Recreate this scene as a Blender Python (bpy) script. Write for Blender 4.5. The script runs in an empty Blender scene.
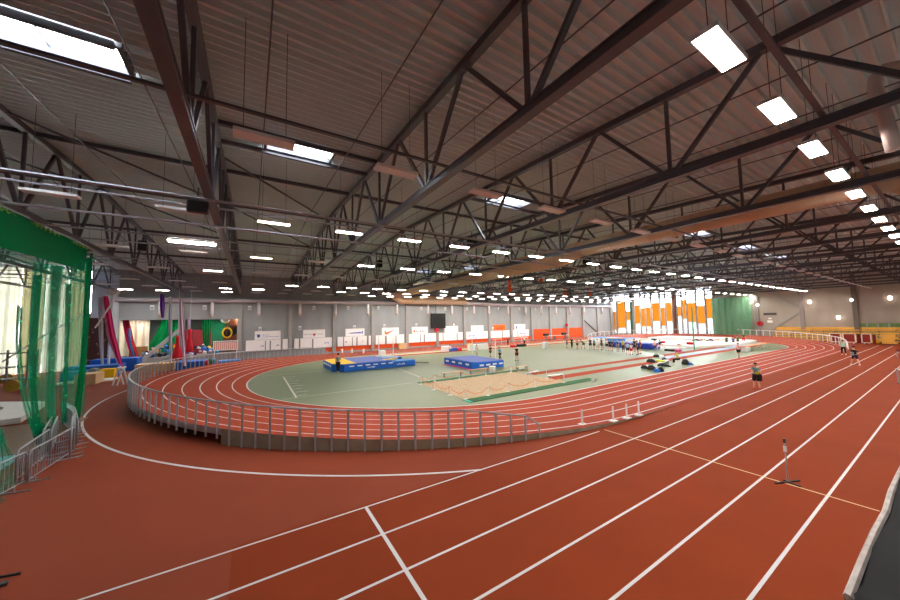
import bpy, math, random
from mathutils import Vector, Matrix
R = math.radians
random.seed(11)
SC = bpy.context.scene
COL = SC.collection
V = Vector
UP = V((0, 0, 1))

# ------------------------------------------------------------------ camera
H = 5.0                                   # eye height above the track floor (standing on the gallery)
VP1, VP2 = (967 - 450, 312 - 300), (251 - 450, 325 - 300)
F = math.sqrt(-(VP1[0] * VP2[0] + VP1[1] * VP2[1]))
EX = V((VP1[0], VP1[1], F)).normalized()
EY = V((VP2[0], VP2[1], F)).normalized()
EZ = EX.cross(EY)
if EZ.y > 0: EZ = -EZ
EYE = V((0, 0, H))
def ray(px, py):
    d = V((px - 450, py - 300, F)); return V((d.dot(EX), d.dot(EY), d.dot(EZ)))
def G(px, py, z=0.0):                     # surveyed point on a level plane
    r = ray(px, py); return EYE + r * ((z - H) / r.z)
def onY(px, py, y):
    r = ray(px, py); return EYE + r * (y / r.y)
def onX(px, py, x):
    r = ray(px, py); return EYE + r * (x / r.x)
cd = bpy.data.cameras.new('camera'); cam = bpy.data.objects.new('camera', cd); COL.objects.link(cam)
cd.sensor_width = 36; cd.lens = F * 36 / 900; cd.clip_start = 0.05; cd.clip_end = 400
cam.matrix_world = Matrix(((EX.x, -EX.y, -EX.z, 0), (EY.x, -EY.y, -EY.z, 0), (EZ.x, -EZ.y, -EZ.z, H), (0, 0, 0, 1)))
SC.camera = cam
SC.view_settings.view_transform = 'Standard'; SC.view_settings.look = 'None'
SC.view_settings.exposure = 0.0; SC.view_settings.gamma = 1.0; SC.view_settings.use_curve_mapping = False

# ------------------------------------------------------------------ materials
def lin(c):
    c = c / 255.0
    return c / 12.92 if c <= 0.04045 else ((c + 0.055) / 1.055) ** 2.4
MATS = {}
def mat(name, rgb, rough=0.6, noise=0.08, scale=3.0, metal=0.0, spec=0.4, detail=4.0, stretch=None):
    if name in MATS: return MATS[name]
    m = bpy.data.materials.new(name); m.use_nodes = True
    nt = m.node_tree; b = nt.nodes['Principled BSDF']
    c = [lin(x) for x in rgb]
    b.inputs['Roughness'].default_value = rough; b.inputs['Metallic'].default_value = metal
    b.inputs['Specular IOR Level'].default_value = spec
    tc = nt.nodes.new('ShaderNodeTexCoord'); nz = nt.nodes.new('ShaderNodeTexNoise'); mx = nt.nodes.new('ShaderNodeMix')
    mx.data_type = 'RGBA'
    nz.inputs['Scale'].default_value = scale; nz.inputs['Detail'].default_value = detail
    src = tc.outputs['Object']
    if stretch:
        mp = nt.nodes.new('ShaderNodeMapping'); mp.inputs['Scale'].default_value = stretch
        nt.links.new(src, mp.inputs['Vector']); src = mp.outputs['Vector']
    nt.links.new(src, nz.inputs['Vector'])
    mx.inputs['A'].default_value = [x * (1 - noise * 2) for x in c] + [1]
    mx.inputs['B'].default_value = [min(1, x * (1 + noise * 2)) for x in c] + [1]
    nt.links.new(nz.outputs['Fac'], mx.inputs['Factor']); nt.links.new(mx.outputs['Result'], b.inputs['Base Color'])
    MATS[name] = m
    return m
def emit(name, rgb, strength):
    if name in MATS: return MATS[name]
    m = bpy.data.materials.new(name); m.use_nodes = True; nt = m.node_tree
    b = nt.nodes['Principled BSDF']; b.inputs['Base Color'].default_value = (.8, .8, .8, 1)
    b.inputs['Emission Color'].default_value = [lin(x) for x in rgb] + [1]; b.inputs['Emission Strength'].default_value = strength
    MATS[name] = m; return m
def clear(name, rgb, gloss=0.06, diffuse=0.0):
    """thin see-through sheet: tinted transmission, a little reflection, optional scatter"""
    if name in MATS: return MATS[name]
    m = bpy.data.materials.new(name); m.use_nodes = True; nt = m.node_tree; nt.nodes.clear()
    out = nt.nodes.new('ShaderNodeOutputMaterial'); tr = nt.nodes.new('ShaderNodeBsdfTransparent'); gl = nt.nodes.new('ShaderNodeBsdfGlossy')
    c = [lin(x) for x in rgb] + [1]
    tr.inputs['Color'].default_value = c; gl.inputs['Roughness'].default_value = 0.1
    mx = nt.nodes.new('ShaderNodeMixShader'); mx.inputs[0].default_value = gloss
    nt.links.new(tr.outputs[0], mx.inputs[1]); nt.links.new(gl.outputs[0], mx.inputs[2]); last = mx
    if diffuse:
        df = nt.nodes.new('ShaderNodeBsdfTranslucent'); df.inputs['Color'].default_value = c
        m2 = nt.nodes.new('ShaderNodeMixShader'); m2.inputs[0].default_value = diffuse
        nt.links.new(mx.outputs[0], m2.inputs[1]); nt.links.new(df.outputs[0], m2.inputs[2]); last = m2
    nt.links.new(last.outputs[0], out.inputs['Surface'])
    MATS[name] = m; return m
def net(name, rgb, cover=0.5, scale=14.0):
    """knotted netting: cords between open meshes, seen from afar as a see-through veil"""
    if name in MATS: return MATS[name]
    m = bpy.data.materials.new(name); m.use_nodes = True; nt = m.node_tree; nt.nodes.clear()
    out = nt.nodes.new('ShaderNodeOutputMaterial'); tr = nt.nodes.new('ShaderNodeBsdfTransparent'); df = nt.nodes.new('ShaderNodeBsdfDiffuse')
    tl = nt.nodes.new('ShaderNodeBsdfTranslucent'); mm = nt.nodes.new('ShaderNodeMixShader'); mm.inputs[0].default_value = 0.45
    c = [lin(x) for x in rgb] + [1]; df.inputs['Color'].default_value = c; tl.inputs['Color'].default_value = c
    tc = nt.nodes.new('ShaderNodeTexCoord'); nz = nt.nodes.new('ShaderNodeTexNoise'); nz.inputs['Scale'].default_value = scale
    mr = nt.nodes.new('ShaderNodeMapRange'); mr.inputs['To Min'].default_value = max(0, cover - .05); mr.inputs['To Max'].default_value = min(1, cover + .05)
    mr.inputs['From Min'].default_value = .3; mr.inputs['From Max'].default_value = .7
    nt.links.new(tc.outputs['Object'], nz.inputs['Vector']); nt.links.new(nz.outputs['Fac'], mr.inputs['Value'])
    mx = nt.nodes.new('ShaderNodeMixShader')
    nt.links.new(df.outputs[0], mm.inputs[1]); nt.links.new(tl.outputs[0], mm.inputs[2])
    nt.links.new(mr.outputs['Result'], mx.inputs[0]); nt.links.new(tr.outputs[0], mx.inputs[1]); nt.links.new(mm.outputs[0], mx.inputs[2])
    nt.links.new(mx.outputs[0], out.inputs['Surface'])
    MATS[name] = m; return m

M_FLOOR = mat('red_floor', (142, 66, 44), .75, .08, .35, spec=.1, detail=8)
M_TRACK = mat('track_red', (156, 60, 34), .7, .05, .5, spec=.1, detail=8)
M_NEWER = mat('newer_red_floor', (138, 57, 27), .75, .08, .4, spec=.08, detail=8)
M_LINE = mat('line_white', (216, 214, 216), .6, .04, 2)
M_YLINE = mat('line_cream', (226, 196, 150), .6, .04, 2)
M_GREEN = mat('infield_green', (105, 121, 88), .35, .05, .25, spec=.35)
M_DGREEN = mat('turf_green', (44, 92, 56), .9, .12, 3)
M_SAND = mat('sand', (176, 152, 124), .95, .14, 5, detail=10)
M_CONC = mat('concrete_wall', (154, 160, 162), .85, .1, .8, detail=8, stretch=(1, 1, .25))
M_CONCE = mat('concrete_end', (172, 163, 152), .85, .1, .8, detail=8, stretch=(1, 1, .25))
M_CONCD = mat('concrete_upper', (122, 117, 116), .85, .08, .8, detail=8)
M_CONCB = mat('concrete_board', (152, 140, 120), .9, .2, 1.6, detail=9)
M_COL = mat('concrete_pillar', (160, 160, 158), .85, .1, 1.2)
M_DECK = mat('roof_deck', (206, 220, 220), .5, .05, .4, spec=.4)
M_STEEL = mat('truss_steel', (84, 84, 92), .38, .08, 1.2, spec=.45)
M_GALV = mat('galvanised_steel', (168, 172, 178), .4, .06, 3, metal=.5)
M_TRAY = mat('cable_tray', (164, 166, 174), .5, .06, 2, metal=.2)
M_DGREY = mat('dark_grey_metal', (64, 64, 66), .5, .08, 3)
M_BLACK = mat('black_plastic', (22, 22, 24), .5, .1, 4)
M_WHITE = mat('white_paint', (232, 232, 232), .5, .03, 3)
M_SIGN = mat('white_board', (250, 250, 250), .45, .01, 2)
M_ORANGE = mat('orange_panel', (226, 84, 22), .6, .06, 1.5)
M_BLUE = mat('mat_blue', (26, 100, 200), .5, .06, 2)
M_BLUEL = mat('mat_light_blue', (60, 140, 214), .5, .06, 2)
M_BLUET = mat('mat_blue_top', (90, 108, 182), .7, .05, 2)
M_YELLOW = mat('mat_yellow', (246, 196, 10), .6, .05, 2)
M_OCHRE = mat('duct_ochre', (204, 176, 146), .5, .06, .8)
M_SILVER = mat('duct_silver', (190, 184, 188), .35, .05, 1, metal=.3)
M_WOOD = mat('bench_wood', (240, 178, 80), .55, .14, 2, stretch=(6, 1, 6))
M_PLY = mat('plywood', (206, 172, 128), .6, .1, 2)
M_RED = mat('red_fabric', (206, 24, 44), .8, .08, 4)
M_RPAD = mat('red_board', (140, 34, 22), .5, .08, 2)
M_MAG = mat('magenta_silk', (224, 24, 110), .6, .06, 4)
M_LILAC = mat('lilac_silk', (216, 188, 216), .6, .06, 4)
M_PURPLE = mat('purple_silk', (104, 30, 160), .6, .06, 4)
M_PALE = mat('pale_silk', (206, 214, 228), .6, .05, 4)
M_ROPE = mat('orange_rope', (236, 128, 50), .7, .05, 8)
M_CREAM = mat('cream_curtain', (240, 230, 208), .8, .08, 2)
M_BROWN = mat('brown_board', (62, 36, 38), .6, .1, 2)
M_DKRED = mat('dark_red_wall', (126, 24, 34), .7, .1, 1)
M_GREYMAT = mat('grey_cover', (52, 54, 56), .75, .2, 1.1, detail=6, spec=.05)
M_TRIMW = mat('worn_white_edge', (206, 198, 192), .7, .25, 22, detail=8)
M_PINK = mat('pink_mat', (214, 60, 130), .7, .06, 3)
M_LAMP = emit('lamp_diffuser', (255, 246, 236), 46.0)
M_LAMPDIM = emit('lamp_diffuser_dim', (255, 240, 200), 7.0)
M_UNLIT = mat('lamp_cover_unlit', (224, 230, 234), .5, .05, 3)
M_NET = net('green_net', (30, 170, 126), .52, 6)
M_NETD = net('green_net_doubled', (8, 122, 66), .94, 3)
M_NETF = net('green_net_fold', (18, 158, 110), .62, 6)
M_NETE = net('green_net_far', (128, 180, 146), .9, 2.5)
M_GLASS = clear('window_glass', (250, 252, 255))
M_GORANGE = clear('orange_glass', (134, 100, 48), .03)
M_GPALE = clear('pale_glass', (138, 142, 142), .05)
M_SKIN = mat('skin', (214, 160, 132), .6, .03, 5)

# ------------------------------------------------------------------ mesh builder
class MB:
    def __init__(s): s.v = []; s.f = []; s.m = []
    def face(s, pts, mi=0):
        n = len(s.v); s.v += [V(p) for p in pts]; s.f.append(tuple(range(n, n + len(pts)))); s.m.append(mi); return s
    def box(s, a, b, mi=0):
        x0, y0, z0 = a; x1, y1, z1 = b
        n = len(s.v); s.v += [V(p) for p in ((x0,y0,z0),(x1,y0,z0),(x1,y1,z0),(x0,y1,z0),(x0,y0,z1),(x1,y0,z1),(x1,y1,z1),(x0,y1,z1))]
        for q in ((3,2,1,0),(4,5,6,7),(0,1,5,4),(1,2,6,5),(2,3,7,6),(3,0,4,7)): s.f.append(tuple(n + i for i in q)); s.m.append(mi)
        return s
    def cbox(s, c, d, mi=0):
        return s.box((c[0]-d[0]/2, c[1]-d[1]/2, c[2]-d[2]/2), (c[0]+d[0]/2, c[1]+d[1]/2, c[2]+d[2]/2), mi)
    def bar(s, p, q, w, h, mi=0, up=UP):
        p, q = V(p), V(q); d = (q - p).normalized(); x = d.cross(up)
        if x.length < 1e-4: x = d.cross(V((1, 0, 0)))
        x.normalize(); y = x.cross(d); n = len(s.v)
        for c in (p, q):
            for a, b in ((-1,-1),(1,-1),(1,1),(-1,1)): s.v.append(c + x*(a*w/2) + y*(b*h/2))
        for t in ((3,2,1,0),(4,5,6,7),(0,1,5,4),(1,2,6,5),(2,3,7,6),(3,0,4,7)): s.f.append(tuple(n + i for i in t)); s.m.append(mi)
        return s
    def tube(s, pts, r, n=8, mi=0, caps=True):
        pts = [V(p) for p in pts]; k0 = len(s.v); ref = None
        rs = r if isinstance(r, (list, tuple)) else [r] * len(pts)
        for i, p in enumerate(pts):
            d = (pts[min(i+1, len(pts)-1)] - pts[max(i-1, 0)]).normalized()
            if ref is None: ref = d.cross(UP if abs(d.z) < .9 else V((1, 0, 0))).normalized()
            x = (ref - d * ref.dot(d)).normalized(); ref = x; y = d.cross(x)
            for j in range(n):
                a = 2*math.pi*j/n; s.v.append(p + x*(math.cos(a)*rs[i]) + y*(math.sin(a)*rs[i]))
        for i in range(len(pts)-1):
            for j in range(n):
                a, b = k0+i*n+j, k0+i*n+(j+1) % n; s.f.append((a, b, b+n, a+n)); s.m.append(mi)
        if caps:
            s.f.append(tuple(k0+j for j in reversed(range(n)))); s.m.append(mi)
            e = k0+(len(pts)-1)*n; s.f.append(tuple(e+j for j in range(n))); s.m.append(mi)
        return s
    def lathe(s, prof, c, n=14, mi=0):
        c = V(c); k0 = len(s.v)
        for r, z in prof:
            for j in range(n):
                a = 2*math.pi*j/n; s.v.append(c + V((r*math.cos(a), r*math.sin(a), z)))
        for i in range(len(prof)-1):
            for j in range(n):
                a, b = k0+i*n+j, k0+i*n+(j+1) % n; s.f.append((a, b, b+n, a+n)); s.m.append(mi)
        s.f.append(tuple(k0+j for j in reversed(range(n)))); s.m.append(mi)
        e = k0+(len(prof)-1)*n; s.f.append(tuple(e+j for j in range(n))); s.m.append(mi)
        return s
    def ball(s, c, r, n=10, mi=0, sz=1.0):
        m = max(4, n//2)
        return s.lathe([(max(.002, r*math.sin(math.pi*i/m)), -r*sz*math.cos(math.pi*i/m)) for i in range(m+1)], c, n, mi)
    def prism(s, poly, z0, z1, mi=0):
        k = len(poly); n = len(s.v)
        s.v += [V((x, y, z0)) for x, y in poly] + [V((x, y, z1)) for x, y in poly]
        s.f.append(tuple(n+i for i in reversed(range(k)))); s.m.append(mi)
        s.f.append(tuple(n+k+i for i in range(k))); s.m.append(mi)
        for i in range(k):
            j = (i+1) % k; s.f.append((n+i, n+j, n+k+j, n+k+i)); s.m.append(mi)
        return s
    def sheet(s, fn, nu, nv, mi=0):
        k = len(s.v)
        for i in range(nu+1):
            for j in range(nv+1): s.v.append(V(fn(i/nu, j/nv)))
        for i in range(nu):
            for j in range(nv):
                a = k+i*(nv+1)+j; s.f.append((a, a+1, a+nv+2, a+nv+1)); s.m.append(mi)
        return s
    def build(s, name, mats, parent=None, smooth=False, origin=None, bevel=0):
        if not isinstance(mats, (list, tuple)): mats = [mats]
        if parent is not None: o0 = ORG[parent.name]
        elif origin is not None: o0 = V(origin)
        else:
            xs = [v.x for v in s.v]; ys = [v.y for v in s.v]; zs = [v.z for v in s.v]
            o0 = V(((min(xs)+max(xs))/2, (min(ys)+max(ys))/2, min(zs)))
        me = bpy.data.meshes.new(name); me.from_pydata([tuple(v - o0) for v in s.v], [], s.f)
        for m in mats: me.materials.append(m)
        if len(mats) > 1: me.polygons.foreach_set('material_index', s.m)
        if smooth: me.polygons.foreach_set('use_smooth', [True]*len(s.f))
        me.update()
        o = bpy.data.objects.new(name, me); COL.objects.link(o)
        if parent is None: o.location = o0
        else: o.parent = parent
        ORG[o.name] = o0
        if bevel:
            b = o.modifiers.new('edge', 'BEVEL'); b.width = bevel; b.segments = 2; b.limit_method = 'ANGLE'
        return o
ORG = {}
def thing(name, label, cat, loc=(0, 0, 0), group=None):
    o = bpy.data.objects.new(name, None); COL.objects.link(o); o.location = loc; o.empty_display_size = .2
    ORG[o.name] = V(loc); return tag(o, label, cat, group)
def tag(o, label=None, cat=None, group=None, kind=None):
    if label: o['label'] = label
    if cat: o['category'] = cat
    if group: o['group'] = group
    if kind: o['kind'] = kind
    return o
def struct(mb, name, mats, parent=None, **k):
    o = mb.build(name, mats, parent, **k)
    if parent is None: o['kind'] = 'structure'
    return o
def dup(root, loc, label=None, rotz=None, group=None):
    r = root.copy(); COL.objects.link(r); r.location = loc; ORG[r.name] = V(loc)
    if label: r['label'] = label
    if group: r['group'] = group
    if rotz is not None: r.rotation_euler = (0, 0, rotz)
    for ch in list(root.children):
        c = ch.copy(); COL.objects.link(c); c.parent = r; ORG[c.name] = V(loc)
        for g in list(ch.children):
            d = g.copy(); COL.objects.link(d); d.parent = c; ORG[d.name] = V(loc)
    return r
_W = 'first second third fourth fifth sixth seventh eighth ninth tenth eleventh twelfth thirteenth fourteenth fifteenth sixteenth seventeenth eighteenth nineteenth twentieth'.split()
_T = {2: 'twenty', 3: 'thirty', 4: 'forty', 5: 'fifty', 6: 'sixty', 7: 'seventy', 8: 'eighty', 9: 'ninety'}
def nth(i):                                # 0 -> first
    if i < 20: return _W[i]
    t, u = divmod(i + 1, 10)
    return _T[t][:-1] + 'ieth' if u == 0 else _T[t] + '-' + _W[u-1]
def smooth01(t):
    t = max(0.0, min(1.0, t)); return t*t*(3-2*t)
# ================================================================== SETTING
XW, YW, YN, XL = 93.5, 56.5, -4.5, -36.0          # end wall, far wall, near wall, left wall
CL, CR, CY, RI = 17.0, 68.5, 32.0, 17.2           # the oval: curve centres and inner radius
def zr(y): return 12.42 + .045*(y if y < 27 else 54 - y)    # underside of the roof deck
BAY = 6.64
def TX(k): return -1.38 + BAY*k                   # truss / pillar axes

# ---- floor with painted lanes
f = MB()
f.face([(XL, YN, 0), (XW, YN, 0), (XW, YW, 0), (XL, YW, 0)], 0)
f.face([(-.26, YN, .003), (XW, YN, .003), (XW, 9.08, .003), (-.26, 9.08, .003)], 1)
def hline(mb, x0, x1, y, w, z, mi): mb.face([(x0, y-w/2, z), (x1, y-w/2, z), (x1, y+w/2, z), (x0, y+w/2, z)], mi)
def vline(mb, x, y0, y1, w, z, mi): mb.face([(x-w/2, y0, z), (x+w/2, y0, z), (x+w/2, y1, z), (x-w/2, y1, z)], mi)
hline(f, -9, 13.25, 8.96, .055, .007, 2)
for y in (7.63, 6.32, 4.98, 3.67, 2.36): hline(f, -9, 84, y, .06, .007, 2)
vline(f, 2.75, -3.5, 8.96, .085, .010, 2)
vline(f, 13.62, 1.5, 8.95, .055, .010, 3)
for x in (78, 80.5, 83): vline(f, x, 3.9, 4.8, .06, .01, 2)
a0, a1 = math.atan2(9.05-CY, 7.0-CL), -R(200)
for i in range(60):
    p = [a0 + (a1-a0)*(i+j)/60 for j in (0, 1)]
    q = [(16.75+r*math.cos(a), 32.1+r*math.sin(a), .007) for a, r in ((p[0], 25.2), (p[1], 25.2), (p[1], 25.3), (p[0], 25.3))]
    f.face(q, 2)
struct(f, 'floor', [M_FLOOR, M_NEWER, M_LINE, M_YLINE], origin=(0, 0, 0))

# ---- oval: sections (centre x, normal angle, bank)
HM = .95
def bank(th): return smooth01((min(th, 180-th) + 15)/105)
secs = []
for i in range(40): secs.append((CR + (CL-CR)*i/40, -90.0, max(bank(-(CR-(CR+(CL-CR)*i/40))/17.2*57.3), bank(-((CR+(CL-CR)*i/40)-CL)/17.2*57.3)), 'n'))
for i in range(72): secs.append((CL, -90.0 - 180*i/72, bank(180*i/72), 'l'))
for i in range(24): secs.append((CL + (CR-CL)*i/24, 90.0, max(bank(-(CR-CL)*i/24/17.2*57.3), bank(-(CR-CL)*(1-i/24)/17.2*57.3)), 'f'))
for i in range(72): secs.append((CR, 90.0 - 180*i/72, bank(180*i/72), 'r'))
secs.append(secs[0])
def width(t): return 6*(.9+.1*t) + .3 + .25*t
def opoint(s, d, dz=0.0):                          # d metres outside the inner edge
    a = R(s[1]); r = RI + d
    return V((s[0] + r*math.cos(a), CY + r*math.sin(a), .02 + HM*s[2]*max(0, d)/width(s[2]) + dz))
trk = thing('running_track', 'red six lane oval running track with white lane lines and banked bends', 'running track', (CL, CY, 0))
m = MB()
for s, q in zip(secs, secs[1:]):
    m.face([opoint(s, 0), opoint(q, 0), opoint(q, width(q[2])), opoint(s, width(s[2]))][::-1], 0)
    for k in range(7):
        w = .035 if k else .05
        ls, lq = (.9+.1*s[2])*k, (.9+.1*q[2])*k
        m.face([opoint(s, ls-w, .006), opoint(q, lq-w, .006), opoint(q, lq+w, .006), opoint(s, ls+w, .006)][::-1], 1)
m.build('track_surface', [M_TRACK, M_LINE], trk)
sks, em, lastsk = [], MB(), -9
for si, (s, q) in enumerate(zip(secs, secs[1:])):
    if max(s[2], q[2]) < .004: continue
    e0, e1 = opoint(s, width(s[2])), opoint(q, width(q[2])); th = -90 - s[1]
    a, b = V((e0.x, e0.y, 0)), V((e1.x, e1.y, 0))
    if s[3] == 'l' and 49 < th < 131:
        n0 = opoint(s, width(s[2])-.2); n1 = opoint(q, width(q[2])-.2); dz = V((0, 0, .26))
        for qd in ([e0, e1, e1-dz, e0-dz], [e0-dz, e1-dz, n1-dz, n0-dz], [n0-dz, n1-dz, n1, n0]): em.face(qd)
    else:
        if si != lastsk+1: sks.append(MB())
        lastsk = si; sks[-1].face([e0, e1, b, a])
for sk in sks: tag(sk.build('concrete_skirt', M_CONCB, trk), 'grey brown concrete board skirt under the banked bend')
em.build('edge_beam', M_GALV, trk)
for i, s in enumerate(secs):
    if s[3] == 'l' and 52 < -90 - s[1] < 128 and i % 2 == 0:
        p = opoint(s, width(s[2])-1.5); q = opoint(s, 1.2); l = MB()
        l.bar((p.x, p.y, 0), p - V((0, 0, .1)), .1, .1); l.bar(p - V((0, 0, .12)), q - V((0, 0, .12)), .1, .12, up=V((0, 0, 1))); l.build('support_leg', M_DGREY, trk)

def railing(name, label, cx, th0, th1, step, kind, metal, pr, taper):
    """handrail round a bend; th counted from the near end of the bend"""
    root = None; n = int((th1-th0)/step); top = []
    for i in range(n+1):
        th = th0 + (th1-th0)*i/n
        ang = -90 - th if kind == 'l' else -90 + th
        t = bank(th); s = (cx, ang, t); e = opoint(s, width(t) + .04)
        k = min(1, (min(th-th0, th1-th)/taper)); hh = 1.1*(.62 + .38*k)
        if root is None:
            root = thing(name, label, 'railing', (e.x, e.y, 0))
            top.append(V((e.x, e.y, .03)))
            top.append(e + V((0, 0, .35)))
            continue
        if i == n: top.append(e + V((0, 0, .35))); top.append(V((e.x, e.y, .03))); break
        zb = 0 if not (kind == 'l' and 49 < th < 131) else e.z - .42
        MB().bar((e.x, e.y, zb), (e.x, e.y, e.z + hh), pr, pr*1.5).build('post', metal, root)
        top.append(e + V((0, 0, hh)))
    MB().tube(top, pr*.75, 6).build('top_rail', metal, root)
    return root
M_RAIL = mat('railing_steel', (178, 182, 190), .4, .08, 4, metal=.4)
railing('guard_railing', 'grey steel guard railing round the near left banked bend', CL, 16.5, 163.5, 1.6, 'l', M_RAIL, .05, 8)
railing('guard_railing', 'pale steel guard railing round the far right bend before the wooden benches', CR, 9, 160, 3.0, 'r', M_WHITE, .085, 10)

# ---- infield
m = MB()
ring = [opoint(s, -.05) for s in secs[:-1]]
m.face([(p.x, p.y, .016) for p in reversed(ring)] if False else [(p.x, p.y, .016) for p in ring][::-1], 0)
def strip(x0, x1, y0, y1, z, mi): m.face([(x0, y0, z), (x1, y0, z), (x1, y1, z), (x0, y1, z)], mi)
strip(21.9, 66, 20.95, 22.0, .022, 1); strip(21.6, 72, 18.3, 19.45, .022, 1); strip(43, 74, 19.5, 20.6, .022, 2)
strip(18, 64, 44.6, 46.0, .022, 1); strip(16, 66, 46.4, 47.2, .022, 4)  # beige band paints the window light's highlight on the far floor
for y in (24.4, 36.4): hline(m, 1.9 if y < 30 else 1.0, 11.4 if y < 30 else 8, y, .06, .022, 3)
vline(m, 2.72, 24.4, 34.7, .13, .023, 3)
for i in range(8): hline(m, 2.85, 3.45 + .25*(i % 2), 25.0 + i*1.32, .12, .023, 3)
pa, pb = G(399, 369), G(440, 385)
d = (pb-pa).normalized().cross(UP)*.045
m.face([pa+d+V((0,0,.022)), pb+d+V((0,0,.022)), pb-d+V((0,0,.022)), pa-d+V((0,0,.022))], 3)
M_LBLUE = mat('pale_blue_strip', (150, 184, 214), .5, .05, 2)
M_BEIGE = mat('beige_highlight', (222, 196, 168), .7, .05, 2)
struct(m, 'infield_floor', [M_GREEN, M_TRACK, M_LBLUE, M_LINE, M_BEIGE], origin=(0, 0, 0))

# ---- walls
def wall_boxes(mb, rects, lo, hi, fixed0, fixed1, axis):
    """rects: (a0,a1,z0,z1) solid pieces"""
    for a0, a1, z0, z1 in rects:
        if axis == 'y': mb.box((a0, fixed0, z0), (a1, fixed1, z1))
        else: mb.box((fixed0, a0, z0), (fixed1, a1, z1))
w = MB()
OP = [(-14.25, -8.3), (-7.75, -1.72)]
wall_boxes(w, [(-1.72, XW+.3, 0, 13.2), (-8.3, -7.75, 0, 13.2), (-16.7, -14.25, 0, 13.2), (-14.25, -8.3, 5.9, 13.2), (-7.75, -1.72, 5.9, 13.2),
               (-14.25, -8.3, 0, .95), (-7.75, -1.72, 0, .95), (XL, -16.7, 12.0, 13.2), (XL, -34.9, 0, 12.0)], 0, 0, YW, YW+.3, 'y')
for k in range(0, 14): w.box((TX(k)+.3, YW-.004, 5.0), (TX(k+1)-.3, YW, 5.06))
struct(w, 'wall_far', M_CONC, origin=(0, YW, 0))
for k in range(-1, 15):
    struct(MB().box((TX(k)-.26, YW-.42, 0), (TX(k)+.26, YW, 9.75)).box((TX(k)-.14, YW-.3, 9.75), (TX(k)+.14, YW, zr(YW)-.2)), 'pillar', M_COL)
struct(MB().box((-14.8, YW-.42, 0), (-14.25, YW, 11.6)), 'pillar', mat('pale_pillar', (196, 202, 212), .8, .05, 1))
struct(MB().box((-16.65, YW-.06, 6.2), (-14.8, YW, 11.9)), 'trim_1', mat('pale_blue_wall', (186, 200, 220), .8, .05, 1))
# orange bands and panels at the foot of the far wall
for i, (x0, x1, z0, z1) in enumerate([(10.6, 11.6, .3, 1.0)] + [(TX(k)+.3, TX(k+1)-.3, .34, 1.1) for k in range(2, 9)]
                                     + [(TX(k)+.28, TX(k+1)-.28, .12, 2.7) for k in range(9, 12)]):
    struct(MB().box((x0, YW-.07, z0), (x1, YW, z1)), 'trim_%d' % (i+2), M_ORANGE)
struct(MB().box((10, YW-.1, 0), (58, YW, .28)), 'baseboard_far', M_GALV)
# left window wall with tall panes behind cream curtains
wf = MB()
for x in [-34.9 + 1.66*i for i in range(12)]: wf.box((x-.07, YW, 0), (x+.07, YW+.2, 12))
for z in (3.0, 6.0, 9.0): wf.box((-34.9, YW+.05, z-.05), (-16.7, YW+.15, z+.05))
w1 = struct(wf, 'window_1', mat('window_mullion', (150, 146, 110), .6, .1, 2))
MB().box((-34.9, YW+.11, 0), (-16.7, YW+.12, 12)).build('pane', M_GLASS, w1)

# end wall with its tall glazed strips
EXP = lambda px: onX(px, 310, XW).y
def ez(px, py): return onX(px, py, XW).z
STR = [(112, 140, 230, 355, 418), (153, 178, 250, 378, 420), (188, 242, 180, 365, 420), (248, 280, 250, 312, 415), (308, 345, 208, 335, 415), (352, 380, 228, 355, 415),
       (385, 418, 222, 355, 412), (428, 480, 192, 318, 412), (488, 518, 225, 350, 410), (525, 568, 190, 320, 410), (602, 632, 215, 283, 405), (638, 667, 172, 303, 405),
       (672, 732, 192, 325, 405), (740, 795, 212, 335, 405), (803, 853, 160, 298, 405)]
wins = []
for a, b, o0, o1, bt in STR:
    p0, p1 = 590 + a/6.923, 590 + b/6.923; pm = (p0+p1)/2
    wins.append((EXP(p1), EXP(p0), ez(pm, 275+o0/6.923), ez(pm, 275+o1/6.923)))
wins.sort()
w = MB(); y = YN; Z0, Z1 = .55, 12.1
for y0, y1, _, _ in wins:
    w.box((XW, y, 0), (XW+.3, y0, 14)); w.box((XW, y0, 0), (XW+.3, y1, Z0)); w.box((XW, y0, Z1), (XW+.3, y1, 14)); y = y1
w.box((XW, y, 0), (XW+.3, YW+.3, 14))
w.box((XW-.004, YN, 5.6), (XW, 24, 5.66))
struct(w, 'wall_end', M_CONCE, origin=(XW, 0, 0))
for i, (y0, y1, zo1, zo0) in enumerate(wins):
    fr = MB(); x0, x1 = XW+.02, XW+.14
    for yy in (y0+.05, y1-.05): fr.box((x0, yy-.05, Z0), (x1, yy+.05, Z1))
    for z in (Z0, zo0, zo1, 9.6, 10.6, Z1-.1): fr.box((x0, y0, z-.05), (x1, y1, z+.05))
    wn = struct(fr, 'window_%d' % (i+2), M_GALV)
    MB().box((XW+.07, y0, zo0), (XW+.08, y1, zo1)).build('orange_pane', M_GORANGE, wn)
    MB().box((XW+.07, y0, zo1), (XW+.08, y1, Z1)).build('pane', M_GLASS, wn)
    MB().box((XW+.07, y0, Z0), (XW+.08, y1, zo0)).build('lower_pane', M_GPALE, wn)
for px, c in ((631.5, (64, 96, 84)), (674.5, (110, 76, 60)), (571+5.5+27, (40, 120, 90)), (757, (150, 144, 140)), (802, (150, 144, 140)), (855.5, (120, 112, 106))):
    yy = EXP(px); struct(MB().box((XW-.4, yy-.3, 0), (XW, yy+.3, zr(yy)-.5)), 'pillar', mat('end_pillar_%d' % c[0], c, .8, .08, 1))
struct(MB().box((XL-.3, YN, 0), (XL, YW, 14)), 'wall_left', M_CONC, origin=(XL, 0, 0))
struct(MB().box((XL, YN-.3, 0), (XW, YN, 14)), 'wall_near', M_CONC, origin=(0, YN, 0))
struct(MB().box((XL, YN, 3.2), (XW, -.9, 3.45)), 'trim_gallery', M_CONC)

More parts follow.
